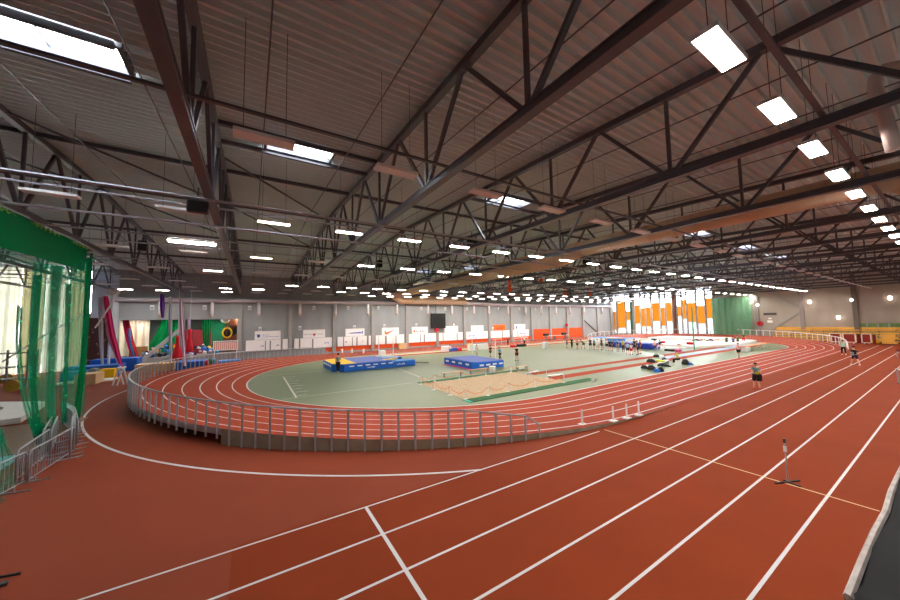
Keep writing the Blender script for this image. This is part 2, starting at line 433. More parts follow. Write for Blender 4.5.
# ---- roof deck: trapezoidal sheet ribs along the hall, with openings for the skylights
HOLES = [(-13.5, -3.4, 12.25, 13.35), (.45, 3.15, 15.2, 16.35), (13.4, 16.2, 15.2, 16.35), (34.2, 37.1, 12.3, 13.5), (47.3, 50.0, 12.3, 13.5), (53.6, 56.2, 15.6, 16.9),
         (59, 62, 12.25, 13.35), (21.4, 23.9, 43.0, 44.3), (27.0, 29.6, 38.4, 39.6), (41.2, 43.8, 39, 40.2)]
deck = MB(); PIT, DEP = .335, .17
ny = int((YW + .3 - YN + .3)/PIT)
for i in range(ny):
    y0 = YN - .3 + i*PIT; ys = [y0, y0+.05, y0+.075, y0+.31, y0+PIT]
    cuts = sorted((h[0], h[1]) for h in HOLES if ys[-1] > h[2] and y0 < h[3]); xs = [XL-.3]
    for c in cuts: xs += [c[0], c[1]]
    xs.append(XW+.3)
    zz = [zr(ys[0]), zr(ys[1]), zr(ys[2])+DEP, zr(ys[3])+DEP, zr(ys[4])]
    for a, b in zip(xs[::2], xs[1::2]):
        for k in range(4): deck.face([(a, ys[k], zz[k]), (a, ys[k+1], zz[k+1]), (b, ys[k+1], zz[k+1]), (b, ys[k], zz[k])])
struct(deck, 'ceiling', M_DECK, origin=(0, 0, 12))
for i, (x0, x1, y0, y1) in enumerate(HOLES):
    z = zr((y0+y1)/2); t = thing('skylight', ['long skylight above the green throwing net', 'small skylight near the camera, over the banked bend', 'skylight half hidden behind roof trusses, third along the roof',
        'far skylight, fourth along the roof from the green throwing net', 'far skylight, fifth along the roof from the green throwing net', 'far skylight, sixth along the roof from the green throwing net',
        'farthest skylight, last along the roof from the green throwing net', 'skylight near the far wall, above the bend of the big duct', 'skylight over the far infield, first right of the big duct', 'skylight over the far infield, second right of the big duct'][i], 'skylight', ((x0+x1)/2, (y0+y1)/2, z), 'skylights in the roof')
    fr = MB(); a = .12
    for b in (((x0-a, y0-a, z-.1), (x1+a, y0, z+.16)), ((x0-a, y1, z-.1), (x1+a, y1+a, z+.16)), ((x0-a, y0, z-.1), (x0, y1, z+.16)), ((x1, y0, z-.1), (x1+a, y1, z+.16))): fr.box(*b)
    fr.build('frame', M_STEEL, t)
    kb = math.floor(((x0+x1)/2+1.38)/BAY); tb = MB()
    for yy in (y0-.2, y1+.2): tb.box((min(x0, TX(kb)), yy-.07, z-.24), (max(x1, TX(kb+1)), yy+.07, z-.06))
    tb.build('trimmer_beam', M_STEEL, t)
    nb = max(1, int((x1-x0)/1.6)); br = MB()
    for k in range(1, nb): MB().box((x0+(x1-x0)*k/nb-.02, y0, z+.1), (x0+(x1-x0)*k/nb+.02, y1, z+.14)).build('glazing_bar', M_TRAY, t)
    MB().box((x0, y0, z+.145), (x1, y1, z+.155)).build('pane', M_GLASS, t)

# ---- roof trusses
ZB = 9.62
def make_truss(x, label):
    t = thing('roof_truss', label, 'roof truss', (x, 0, ZB), 'roof trusses')
    b = MB(); b.box((x-.13, YN+.1, ZB-.02), (x+.13, YW-.1, ZB+.02)); b.box((x-.13, YN+.1, ZB+.18), (x+.13, YW-.1, ZB+.22)); b.box((x-.1, YN+.1, ZB), (x+.1, YW-.1, ZB+.2))
    b.build('bottom_chord', M_STEEL, t)
    c = MB()
    for y0, y1 in ((YN+.1, 27), (27, YW-.1)): c.bar((x, y0, zr(y0)-.14), (x, y1, zr(y1)-.14), .24, .24)
    c.build('top_chord', M_STEEL, t)
    y = 4.95 - 10
    ns = [4.95 + 4.97*k for k in range(-2, 12)]
    for y in ns:
        if YN < y < YW-.3: MB().bar((x, y, ZB+.2), (x, y, zr(y)-.24), .1, .1).build('vertical_post', M_STEEL, t)
        for s in (-1, 1):
            yt = y + s*2.45
            if YN < y < YW and YN < yt < YW: MB().bar((x, y+s*.12, ZB+.2), (x, yt-s*.08, zr(yt)-.24), .12, .12).build('diagonal_brace', M_STEEL, t)
    return t
ORDER = ['roof truss carrying the green throwing net, third from the left end', 'steep looking roof truss at the left, first right of the green net truss', 'big roof truss with its lower chord sloping to the top middle of the photo']
tr0 = None
for k in range(-5, 14):
    lab = 'brown steel roof truss, %s along the hall from the left end' % nth(k+5)
    if -1 <= k <= 1: lab = ORDER[k+1]
    if tr0 is None: tr0 = make_truss(TX(k), lab)
    else: dup(tr0, (TX(k), 0, ZB), lab)
# purlins, trays, sprinkler pipes, bracing
for i, y in enumerate((20.3, 27, 36.2, 45.4)):
    z = zr(y)-.09
    tag(MB().box((XL, y-.06, z-.1), (XW, y+.06, z+.08)).build('roof_purlin', M_STEEL), 'dark steel purlin along the roof, %s out from the near wall' % nth(i), 'roof purlin', 'roof purlins')
ROWS = [1.9, 8.7, 15.85, 24.65, 32.2, 41.1, 47.0, 52.2]
for i, y in enumerate(ROWS):
    yy = y - .36 if i < 2 else y + .3
    tag(MB().box((XL+1, yy-.05, 9.84), (XW-1, yy+.05, 9.9)).build('cable_tray', M_STEEL if i < 2 else M_TRAY), 'long cable tray above the %s lamp row from the camera' % nth(i), 'cable tray', 'cable trays')
for i, (y, r) in enumerate(((14.2, .05), (17.95, .055), (21.0, .04), (29, .04))):
    tag(MB().tube([(XL+1, y, 9.55), (XW-1, y, 9.55)], r, 6).build('service_pipe', M_TRAY), ['thin grey pipe under the trusses above the green net', 'thicker bluish grey pipe under the trusses behind the green net top',
        'third grey pipe under the trusses, out past the speaker', 'fourth grey pipe under the trusses, over the middle of the hall'][i], 'pipe')
k = 0
for j in range(-4, 14):
    for s in (-1.66, 1.66):
        x = TX(j) + s; p = MB()
        p.tube([(x, YN+.5, zr(YN)-.3), (x, 27, zr(27)-.3), (x, YW-.5, zr(YW)-.3)], .024, 5)
        tag(p.build('sprinkler_pipe', M_STEEL), 'thin dark sprinkler pipe below the roof, %s from the left end' % nth(k), 'pipe', 'sprinkler pipes'); k += 1
BR = [((-8, 18.3, 13.1), (-1.4, 27, 13.4)), ((-1.4, 18.3, 13.1), (5.2, 27, 13.4)), ((-1.4, 27, 13.4), (5.2, 36, 13.1)), ((-8, 27, 13.4), (-1.4, 36, 13.1)), ((-14.6, 18.3, 13.1), (-8, 27, 13.4)),
      ]
for i, (p, q) in enumerate(BR):
    tag(MB().bar(p, q, .08, .08).build('roof_brace', M_STEEL), 'slanting steel brace in the roof plane, %s from the left' % nth(i), 'roof brace', 'roof braces')
# ================================================================== LAMPS, DUCTS, WALL FITTINGS
def make_lamp(loc, label, dm, big=1.0):
    x, y, z = loc; t = thing('ceiling_lamp', label, 'ceiling lamp', loc, 'ceiling lamps in rows')
    b = MB(); b.box((x-.64*big, y-.19, z+.03), (x+.64*big, y+.19, z+.075)).box((x-.4, y-.06, z+.075), (x+.4, y+.06, z+.12))
    for s in (-1, 1):
        b.box((x-.64*big, y+s*.18-.012, z-.012), (x+.64*big, y+s*.18+.012, z+.04)); b.box((x+s*(.63*big)-.012, y-.19, z-.012), (x+s*(.63*big)+.012, y+.19, z+.04))
    b.build('housing', M_WHITE, t)
    MB().box((x-.615*big, y-.165, z), (x+.615*big, y+.165, z+.03)).build('diffuser', dm, t)
    for s in (-1, 1): MB().tube([(x+s*.45, y, z+.1), (x+s*.45, y, z+2.95)], .007, 4).build('suspension_wire', M_DGREY, t)
    return t
T_LIT = T_DIM = T_OFF = None
ZL = 9.47
LX = [(.38, 3.12), (.2, 3.4), (.78, 3.27), (.5, 3.55), (.6, 3.32), (.55, 3.42), (.7, 3.4), (.5, 3.3)]
for ri, y in enumerate(ROWS):
    ks = range({0: 1, 1: 0}.get(ri, -3 if y < 40 else -5), 28)
    for i, k in enumerate(ks):
        x = LX[ri][0] + LX[ri][1]*k; c = (x, y, ZL)
        st = 'lit'
        if ri == 1: st = 'off'
        elif ri == 2: st = 'lit' if x > 3 else ('dim' if x > 0 else 'off')
        elif ri == 3: st = 'lit' if x > 6 else ('dim' if 0 < x < 2 else 'off')
        elif ri == 5: st = 'lit' if x > 3 else 'off'
        elif ri == 6: st = 'lit' if x > 10 or 0 < x < 2 or -4 < x < -2 else 'off'
        elif ri == 7: st = 'lit' if x > 16 or -4 < x < -2 or -14 < x < -9 else 'off'
        elif ri == 4: st = 'lit' if -4 < x < -2 else 'off'
        lab = '%s ceiling lamp %s from the left, %s lamp row from the camera' % ({'lit': 'lit white', 'dim': 'dimly lit', 'off': 'unlit beige'}[st], nth(i), nth(ri))
        if st == 'lit':
            if not T_LIT: T_LIT = make_lamp(c, lab, M_LAMP)
            else: dup(T_LIT, c, lab)
        elif st == 'dim':
            if not T_DIM: T_DIM = make_lamp(c, lab, M_LAMPDIM)
            else: dup(T_DIM, c, lab)
        else:
            if not T_OFF: T_OFF = make_lamp(c, lab, M_UNLIT)
            else: dup(T_OFF, c, lab)
# double tube light
t = thing('tube_light', 'double bright tube light hanging right of the black speaker', 'ceiling lamp', (-2.75, 21.4, 9.4))
MB().box((-3.75, 21.3, 9.46), (-1.7, 21.7, 9.5)).build('housing', M_WHITE, t)
for y in (21.33, 21.64): MB().tube([(-3.7, y, 9.42), (-1.75, y, 9.42)], .03, 8).build('tube', M_LAMP, t)

# big ventilation duct across the hall and its run on the far wall
t = thing('ventilation_duct', 'big ochre round ventilation duct crossing the hall under the roof', 'duct', (22, 0, 10.5))
MB().tube([(22, YN+.2, 10.5), (22, 15.6, 10.5)], .57, 20).build('near_section', M_OCHRE, t, smooth=True)
MB().tube([(22, 15.4, 10.5), (22, 16.2, 10.45), (22, 17.2, 10.25), (22, 18, 10.2)], [.57, .62, .76, .76], 20).build('reducer', M_OCHRE, t, smooth=True)
MB().tube([(22, 17.9, 10.2), (22, 52.6, 10.2), (22.1, 54.2, 10.1), (22.6, 55.2, 9.7), (23.6, 55.45, 9.25), (25, 55.5, 9.2), (38.2, 55.5, 9.2)], .8, 20).build('far_section', M_OCHRE, t, smooth=True)
for y in [YN+2.5*i for i in range(1, 22)]:
    if abs(y-16.7) > 1.6 and y < 51: MB().tube([(22, y-.03, 10.5 if y < 16 else 10.2), (22, y+.03, 10.5 if y < 16 else 10.2)], .6 if y < 16 else .83, 20).build('flange', M_OCHRE, t)
MB().tube([(22, 1.0, 10.3), (22.6, .5, 9.95), (23.4, .2, 9.85), (25, .1, 9.85)], .5, 16).build('branch_elbow', M_OCHRE, t, smooth=True)
drops = [160, 212, 259, 300, 335.5, 368, 397, 428, 452, 474, 489, 508, 525.5, 541.5, 556, 570, 584, 602]
t = thing('wall_duct', 'long silver air duct along the far wall with white drop tubes', 'duct', (38, 56, 8.5))
MB().tube([(-15.5, 56.0, 8.5), (24.5, 56.0, 8.55)], .3, 12).build('left_run', M_SILVER, t, smooth=True)
MB().tube([(38.0, 55.7, 8.9), (39, 55.8, 8.75), (44.5, 55.9, 8.65), (45.2, 56.0, 8.55), (92.5, 56.0, 8.55)], [.8, .5, .42, .3, .3], 12).build('right_run', M_SILVER, t, smooth=True)
for px in drops:
    p = onY(px, 309, 55.98)
    d = MB().tube([(p.x, 55.98, 8.35), (p.x, 55.98, 6.6)], .2, 10).build('drop_tube', M_WHITE, t, smooth=True)
    MB().tube([(p.x, 55.98, 6.62), (p.x, 55.98, 6.3)], .19, 10).build('nozzle', M_OCHRE, d)
tag(MB().tube([onX(px, py, 13.0) for px, py in ((916, 64), (900, 66), (884, 69), (876, 77), (875, 88), (880, 103), (887, 125), (894, 150))], .13, 14).build('spiral_duct', mat('spiral_duct', (206, 190, 182), .5, .06, 2), smooth=True),
    'pale spiral ventilation pipe bending down at the top right', 'duct')

# speakers and hung boxes
def speaker(c, d, label):
    x, y, z = c; t = thing('loudspeaker', label, 'loudspeaker', c)
    MB().cbox((x, y, z), d).build('cabinet', M_BLACK, t, bevel=.03)
    MB().tube([(x, y, z+d[2]/2), (x, y, z+d[2]/2+.5)], .03, 6).build('hanger', M_DGREY, t)
speaker(onY(198, 207, 14.2), (.62, .25, .42), 'flat black speaker hanging from the grey pipe left of the steep truss')
speaker(onY(143, 246, 26), (.42, .4, .6), 'black box speaker hanging in front of the green net truss')
speaker(onY(379.5, 264, 30), (.45, .5, .7), 'black speaker hanging under the trusses above the yellow and blue mat')
speaker(onY(472, 243.5, 16.5), (.6, .4, .45), 'black speaker hanging just right of the brightest lamp pair, mid photo')
speaker(onY(587, 261, 17.5), (.6, .5, .5), 'black speaker hanging at the elbow of the big ochre duct')
speaker(onY(664, 268, 20.5), (.6, .5, .4), 'black speaker hanging over the far right of the infield')
for i, (px, y0, y1, yy, top) in enumerate(((510, 272, 292, 34, 6), (541, 277, 284, 34, 2), (565, 281, 296, 36, 2), (590, 286, 296, 38, 2))):
    a, b = onY(px, y0, yy), onY(px, y1, yy)
    t = thing('hanging_bag', 'orange bag hanging from the trusses over the infield, %s of the four from the left' % nth(i), 'hanging bag', b)
    MB().lathe([(.1, 0), (.28, .1), (.28, (a-b).z*.75), (.12, (a-b).z*.8)], b, 10).build('bag', M_ORANGE, t)
    MB().tube([(b.x, b.y, b.z+(a-b).z*.78), (b.x, b.y, b.z+(a-b).z+.5)], .1 if i == 0 else .03, 6).build('strap', M_BLACK, t)

# far wall: scoreboard, clock, banners, advertising boards
def wallbox(px0, px1, py0, py1, dep=.1):
    a, b = onY(px0, py1, YW), onY(px1, py0, YW); return (a.x, YW-dep, a.z), (b.x, YW, b.z)
t = thing('scoreboard', 'large black switched off scoreboard on the far concrete wall', 'scoreboard', (31.9, YW-.2, 3.75))
MB().box((30.3, YW-.75, 3.7), (33.5, YW-.6, 6.6)).build('screen', M_BLACK, t, bevel=.02)
MB().box((30.25, YW-.6, 3.65), (33.55, YW-.43, 6.65)).build('casing', M_DGREY, t)
p = onY(453.6, 324.5, YW); t = thing('wall_clock', 'round white wall clock right of the scoreboard', 'clock', (p.x, YW-.1, p.z))
MB().tube([(p.x, YW-.12, p.z), (p.x, YW, p.z)], .3, 18).build('face', M_WHITE, t)
MB().tube([(p.x, YW-.1, p.z), (p.x, YW-.02, p.z)], .37, 18).build('rim', M_DGREY, t); MB().bar((p.x, YW-.14, p.z), (p.x+.15, YW-.14, p.z+.07), .04, .01).bar((p.x, YW-.14, p.z), (p.x, YW-.14, p.z+.24), .04, .01).build('hand', M_BLACK, t)
M_PBLUE = mat('print_blue', (60, 90, 190), .5, .03, 2); M_PRED = mat('print_red', (200, 50, 60), .5, .03, 2); M_PORANGE = mat('print_orange', (250, 112, 20), .5, .03, 2)
M_PGREY = mat('print_grey', (120, 124, 132), .5, .03, 2); M_PNAVY = mat('print_navy', (40, 30, 70), .5, .03, 2)
BAN = [(.5, 3.95, M_SIGN, 'white banner with a blue crest and two blue text lines on the far wall'), (7.15, 10.5, M_SIGN, 'white banner with a small red emblem between grey lettering on the far wall'),
       (13.8, 17.1, M_SIGN, 'white banner with one slanting blue word on the far wall'), (20.3, 23.6, M_SIGN, 'white banner with an orange tick mark on the far wall'),
       (26.3, 29.7, M_SIGN, 'white banner with grey lettering and an orange and green dot, left of the scoreboard'), (33.6, 36.9, M_SIGN, 'blank white banner just right of the scoreboard'),
       (40.2, 43.6, M_SIGN, 'white banner with faint pink lettering on the far wall'), (46.4, 50.0, M_PORANGE, 'orange banner with dark lettering on the far wall'),
       (52.8, 56.3, M_SIGN, 'white banner with a blue mark at its left end, last before the orange panels')]
def lettering(mb, x0, x1, z, h, y, n, mi=0):
    r = random.Random(int(x0*10)+n)
    for i in range(n):
        a = x0+(x1-x0)*i/n; wd = (x1-x0)/n*.68
        mb.box((a, y-.012, z), (a+wd*.28, y, z+h*(1 if r.random() < .4 else .7)), mi); mb.box((a, y-.012, z+(h*.5 if r.random() < .5 else 0)), (a+wd, y, z+(h*.5 if r.random() < .5 else 0)+h*.22), mi)
for i, (x0, x1, mm, lab) in enumerate(BAN):
    t = thing('banner', lab, 'banner', ((x0+x1)/2, YW-.15, 2.5), 'banners on the far wall')
    MB().box((x0, YW-.12, 2.55), (x1, YW-.06, 4.05)).build('cloth', mm, t)
    y = YW-.12; b = MB(); pm = M_PBLUE
    if i == 0:
        b.prism([(x0+.45, 0), (x0+.8, 0), (x0+.8, .1), (x0+.45, .1)], 0, .001) if False else None
        b.face([(x0+.3, y-.01, 3.55), (x0+.3, y-.01, 3.25), (x0+.5, y-.01, 3.0), (x0+.7, y-.01, 3.25), (x0+.7, y-.01, 3.55)]); lettering(b, x0+1.0, x0+1.9, 3.4, .14, y, 8); lettering(b, x0+1.0, x0+3.2, 3.1, .14, y, 20)
    elif i == 1: lettering(b, x0+.2, x0+1.3, 3.25, .16, y, 10); lettering(b, x0+2.0, x0+3.1, 3.25, .16, y, 10); pm = M_PGREY
    elif i == 2: b.face([(x0+.5, y-.01, 3.2), (x0+2.7, y-.01, 3.2), (x0+2.7, y-.01, 3.45), (x0+.9, y-.01, 3.35)]); b.box((x0+2.8, y-.012, 3.1), (x0+3.0, y, 3.6))
    elif i == 3:
        pm = M_PORANGE
        b.face([(x0+.62, y-.012, 3.6), (x0+.78, y-.012, 3.22), (x0+1.0, y-.012, 3.18), (x0+2.5, y-.012, 3.68), (x0+1.15, y-.012, 2.92), (x0+.75, y-.012, 2.8), (x0+.5, y-.012, 3.1)])
    elif i == 4:
        pm = M_PGREY; lettering(b, x0+.85, x0+3.0, 3.1, .3, y, 8)
        MB().tube([(x0+.5, y-.015, 3.25), (x0+.5, y, 3.25)], .2, 12).build('dot', M_PORANGE, t)
    elif i == 6: pm = M_PRED; lettering(b, x0+1.2, x0+2.2, 3.15, .1, y, 7)
    elif i == 7: pm = M_PNAVY; lettering(b, x0+.9, x0+2.7, 3.1, .5, y, 6)
    elif i == 8: b.box((x0+.35, y-.012, 3.0), (x0+.75, y, 3.6)); lettering(b, x0+1.1, x0+3.0, 3.2, .12, y, 12)
    if i != 5 and b.v: b.build('print', pm, t)
    if i == 1: MB().face([(x0+1.4, y-.01, 3.5), (x0+1.5, y-.01, 3.15), (x0+1.65, y-.01, 2.98), (x0+1.8, y-.01, 3.15), (x0+1.9, y-.01, 3.5), (x0+1.65, y-.01, 3.35)]).build('emblem', M_PRED, t)
BPX = [(246, 265.3), (266, 270), (271, 281), (282.4, 291), (294, 299), (300, 312), (313, 332), (337, 343), (343.6, 351.7), (352.2, 356), (357, 366.5), (368, 372), (375, 384.5), (386, 395), (395.7, 403.5), (408, 419.5),
       (420, 423), (424, 435.3), (438, 442), (442.5, 456), (456.7, 462), (465, 487), (489.5, 501), (501.7, 508.7), (511, 516.7), (517.2, 527.8)]
MARKS = {0: (.85, .12), 2: (.7, .22), 6: (.65, .2), 8: (.3, .14), 21: (.15, .35), 25: (.2, .6), 10: (.6, .05)}
for i, (p0, p1) in enumerate(BPX):
    x0, x1 = onY(p0, 330, YW).x, onY(p1, 330, YW).x
    for k in range(0, 12):
        if abs(x0-TX(k)) < .34: x0 = TX(k)+.29
        if abs(x1-TX(k)) < .34: x1 = TX(k)-.29
    t = thing('advertising_board', 'white advertising board%s on the far wall, %s from the left' % (' with a small blue print' if i in MARKS else '', nth(i)), 'advertising board', ((x0+x1)/2, YW-.12, .9), 'advertising boards along the far wall')
    MB().box((x0+.03, YW-.3, 1.1), (x1-.03, YW-.24, 2.72)).build('panel', M_SIGN, t)
    MB().box((x0+.01, YW-.24, 1.06), (x1-.01, YW-.2, 2.76)).build('backing', M_TRAY, t)
    if i in MARKS:
        a, wd = MARKS[i]; b = MB(); xa = x0+(x1-x0)*a
        lettering(b, xa-.2, xa+(x1-x0)*wd*.8, 1.7, .3, YW-.3, 5)
        if i in (21, 25): lettering(b, xa, xa+(x1-x0)*wd, 1.3, .2, YW-.3, 9)
        b.build('print', M_PBLUE, t)
for i, (px, py) in enumerate([(204.7, 307.5), (249.7, 308), (313.8, 308), (347.8, 308), (378, 308), (421, 308.7), (445, 309), (466.7, 309), (497.7, 309), (518.7, 309), (535, 309), (260, 329), (299.7, 328), (354, 327), (384, 326), (416, 325), (492.5, 328.5), (152.5, 307.5)]):
    p = onY(px, py, YW)
    t = thing('wall_box', 'small pale box %s on the far wall, %s from the left' % ('high' if py < 315 else 'just above the banners', nth(i if i < 11 else (i-11))) if i < 17 else 'small pale box above the opening, left of the purple silk', 'wall box', (p.x, YW-.1, p.z), 'boxes on the far wall')
    MB().cbox((p.x, YW-.12, p.z), (.42, .2, .62)).build('case', M_WHITE, t, bevel=.03); MB().cbox((p.x, YW-.23, p.z-.08), (.3, .02, .3)).build('cover', M_GALV, t)
for i, (px, py) in enumerate([(757.5, 305), (809.7, 302), (852.5, 300), (890, 298), (838.7, 317.5)]):
    p = onX(px, py, XW); t = thing('wall_lamp', 'lit oval lamp on the right end wall, ' + ['beside the green net', 'between the two concrete pillars', 'on the right concrete pillar', 'rightmost one', 'lower one between the two pillars'][i], 'wall lamp', (XW-.15, p.y, p.z))
    MB().ball((XW-.2, p.y, p.z), .26, 12, sz=1.3).build('glass', emit('wall_lamp_glass', (255, 236, 220), 4), t, smooth=True); MB().cbox((XW-.06, p.y, p.z), (.12, .5, .7)).build('base', M_WHITE, t)
p = onX(770, 314, XW); tag(MB().box((XW-.12, p.y-1.0, p.z-.25), (XW, p.y+1.0, p.z+.25)).build('wall_vent', M_DGREY), 'flat dark vent on the end wall right of the green net', 'vent')
for py, s in ((318.5, .3), (321.5, .5)):
    p = onX(770, py, XW); tag(MB().cbox((XW-.03, p.y, p.z), (.06, s*1.6, s)).build('wall_sign', M_SIGN), ('small upper' if s < .4 else 'larger lower') + ' white sign under the dark vent', 'sign')
p = onX(759.6, 323.5, XW-.45); t = thing('hose_reel', 'red fire hose reel on the end wall beside the green net', 'hose reel', (XW-.3, p.y, p.z))
MB().tube([(XW-.5, p.y, p.z), (XW-.02, p.y, p.z)], .5, 16).build('drum', M_RED, t); MB().tube([(XW-.55, p.y, p.z), (XW-.02, p.y, p.z)], .16, 10).build('hub', M_BLACK, t)
for i, px in enumerate((436.5, 566.5)):
    p = onY(px, 330 if i == 0 else 325, YW-.5); t = thing('hose_reel', 'red fire hose reel on a pillar ' + ('under the scoreboard' if i == 0 else 'between the orange panels'), 'hose reel', (p.x, YW-.5, p.z))
    MB().tube([(p.x, YW-.75, p.z), (p.x, YW-.42, p.z)], .4, 14).build('drum', M_RED, t); MB().tube([(p.x, YW-.78, p.z), (p.x, YW-.7, p.z)], .12, 10).build('hub', M_BLACK, t)
def brace(p, q, lab): tag(MB().bar(p, q, .38 if 'pipe' in lab else .2, .38 if 'pipe' in lab else .2).build('wall_brace', M_STEEL if 'far' in lab else (M_TRAY if 'pipe' in lab else M_COL)), lab, 'brace')
a, b = onY(584, 320, YW-.25), onY(601.5, 336, YW-.25); brace(a, b, 'dark slanting steel brace at the right end of the far wall')
a, b = onX(766, 333, XW-.25), onX(800, 312, XW-.25); brace(a, b, 'grey slanting brace rising to the pillar on the right end wall')
a, b = onX(774, 296, XW-.25), onX(798, 307, XW-.25); brace(a, b, 'grey slanting brace falling to the pillar on the right end wall')
a, b = onY(129, 372, 54), onY(180, 329, 55.8); brace(a, b, 'long grey slanting pipe in front of the gymnastics opening')
# green net wall beside the windows
ya, yb = EXP(754), EXP(715)
tag(MB().sheet(lambda u, v: (XW-1.9+.12*math.sin(u*40), ya+(yb-ya)*u, .5+8.7*v), 60, 4).build('safety_net', M_NETE), 'tall green safety net hung on the end wall right of the windows', 'net')
# ================================================================== SPORTS GEAR
def pad(t, name, poly, z0, z1, side, top=None, inset=.03):
    MB().prism(poly, z0, z1-.04).build(name, side, t, bevel=.04)
    cx = sum(p[0] for p in poly)/len(poly); cy = sum(p[1] for p in poly)/len(poly)
    if top: MB().prism([(cx+(x-cx)*.985, cy+(y-cy)*.985) for x, y in poly], z1-.06, z1).build(name + '_cover', top, t, bevel=.02)
# pole vault landing mat
t = thing('pole_vault_mat', 'blue pole vault landing mat with yellow corner and blue top', 'landing mat', (10.5, 36.8, 0))
pad(t, 'landing_pad', [(7.2, 39.7), (7.2, 35.0), (8.2, 33.9), (13.4, 33.9), (13.4, 39.7)], .02, .82, M_BLUE, M_BLUET)
c0, c1 = G(356, 363.0, .83), G(341, 357.8, .83)
MB().prism([(7.25, 39.6), (7.25, 35.02), (8.2, 33.95), (c0.x, 33.95), (c1.x, 39.6)], .80, .835).build('yellow_cover', M_YELLOW, t, bevel=.01)
for y0, y1, n in ((33.9, 35.9, 'front_pad'), (37.7, 39.6, 'front_pad')):
    pad(t, n, [(13.42, y0), (16.2, y0+.05), (16.2, y1-.4), (13.42, y1)], .02, .68, M_BLUE, M_BLUEL)
MB().prism([(12.7, 34.6), (14.9, 35.9), (14.9, 36.2), (12.7, 35.3)], .69, .845).build('yellow_edge', M_YELLOW, t, bevel=.01)
for i in range(6):
    x = 8.7 + i*.85; MB().box((x, 33.87, .5), (x+.5, 33.9, .6)).build('air_vent', M_SIGN, t)
for i in range(4):
    y = 35.5+i*1.05; MB().box((7.17, y, .45), (7.2, y+.5, .62)).build('air_vent', M_SIGN, t)
b = MB(); lettering(b, 10.6, 11.5, .2, .2, 33.88, 5); lettering(b, 14.0, 14.9, .25, .22, 33.88, 5); b.build('lettering', M_SIGN, t)
for y, lab in ((34.4, 'nearer'), (39.2, 'farther')):
    t = thing('vault_upright', 'white pole vault upright standing on the %s front pad of the mat' % lab, 'upright', (13.7, y, .7))
    MB().tube([(13.7, y, .7), (13.7, y, 3.3)], .06, 8).build('pole', M_WHITE, t); MB().cbox((13.7, y, .74), (.5, .35, .07)).build('base', M_BLUEL, t)
t = thing('crossbar', 'dark bar lying in front of the blue pole vault mat', 'bar', (17, 35.2, 0)); MB().bar((16.3, 34.9, .25), (18.3, 34.6, .1), .08, .08).build('bar', mat('dark_wood', (92, 66, 60), .6, .1, 4), t)
MB().box((16.3, 34.7, .02), (16.5, 35.1, .3)).build('foot', M_DGREY, t)
# high jump mat
t = thing('high_jump_mat', 'blue high jump landing mat with white air vents behind the sand pit', 'landing mat', (20.8, 29.8, 0))
pad(t, 'landing_pad', [(19.4, 27.2), (19.8, 26.7), (23.2, 26.6), (23.4, 32.6), (19.4, 32.8)], .03, .78, M_BLUE, M_BLUET)
for i in range(4):
    y = 27.7 + i*1.35; MB().box((19.36, y, .36), (19.4, y+.6, .54)).build('air_vent', M_SIGN, t)
for i in range(4):
    x = 20.0 + i*.85; MB().box((x, 26.6, .36), (x+.5, 26.68, .5)).build('air_vent', M_SIGN, t)
MB().box((19.1, 27.0, .02), (19.38, 32.7, .06)).build('pink_edge', M_PINK, t)
M_UP = M_WHITE
for (px, py), lab in (((472.4, 356), 'left'), ((495.7, 359.3), 'right')):
    p = G(px, py); t = thing('high_jump_upright', 'tall white high jump upright behind the blue mat, the %s one' % lab, 'upright', p)
    MB().tube([p, p+V((0, 0, 2.5))], .05, 8).build('pole', M_UP, t); MB().cbox(p+V((0, 0, .04)), (.5, .4, .06)).build('base', M_UP, t); MB().cbox(p+V((.05, 0, 1.6)), (.18, .1, .1)).build('bar_rest', M_UP, t)
# sand pit
t = thing('sand_pit', 'long jump sand pit with green turf borders', 'sand pit', (16.6, 20, 0))
rnd = random.Random(3)
xs0 = lambda v: 11.55
gx, gy = 46, 26; hs = [[rnd.uniform(0, .035) for _ in range(gy+1)] for _ in range(gx+1)]
MB().sheet(lambda u, v: (11.6+9.9*u, 17.15+6.3*v, .03+hs[round(u*gx)][round(v*gy)]), gx, gy).build('sand', M_SAND, t)
for y0, y1 in ((16.35, 17.15), (23.45, 24.2)): MB().box((11.75 if y0 > 20 else 11.55, y0, .018), (23.8 if y0 > 20 else 24.2, y1, .045)).build('turf_border', M_DGREEN, t)
MB().box((11.45, 16.35, .018), (11.7, 17.15, .05)).build('teal_edge', mat('teal_edge', (60, 170, 150), .6, .05, 3), t)
front = [(421, 384.5), (434, 390), (450, 395.5), (466, 399.5), (488.5, 396), (508.5, 392), (535, 387.5), (564, 383)]
back = [(435, 382), (459.5, 379.5), (486, 375.5), (511, 372.5), (528.5, 375.5), (546.5, 378.5)]
proto = None; pts = []
for i, (px, py) in enumerate(front + back):
    p = G(px, py); pts.append(p)
    lab = 'small white rope post at the sand pit, %s of the %s row from the left' % (nth(i) if i < 8 else nth(i-8), 'near' if i < 8 else 'far')
    if proto is None:
        proto = thing('rope_post', lab, 'post', p, 'rope posts round the sand pit')
        MB().lathe([(.17, .01), (.17, .035), (.04, .06), (.028, .1), (.028, .68), (.012, .72)], p, 10).build('stand', M_WHITE, proto)
    else: dup(proto, p, lab)
def rope(a, b, lab, sag=.3, z=.62):
    tag(MB().tube([a.lerp(b, s/10) + V((0, 0, z - sag*4*(s/10)*(1-s/10))) for s in range(11)], .016, 5).build('barrier_rope', M_ROPE), lab, 'rope', 'orange ropes round the sand pit')
n = 0
seq = [(0, i, i+1) for i in range(7)] + [(8, i, i+1) for i in range(5)] + [(0, 0, 8)]
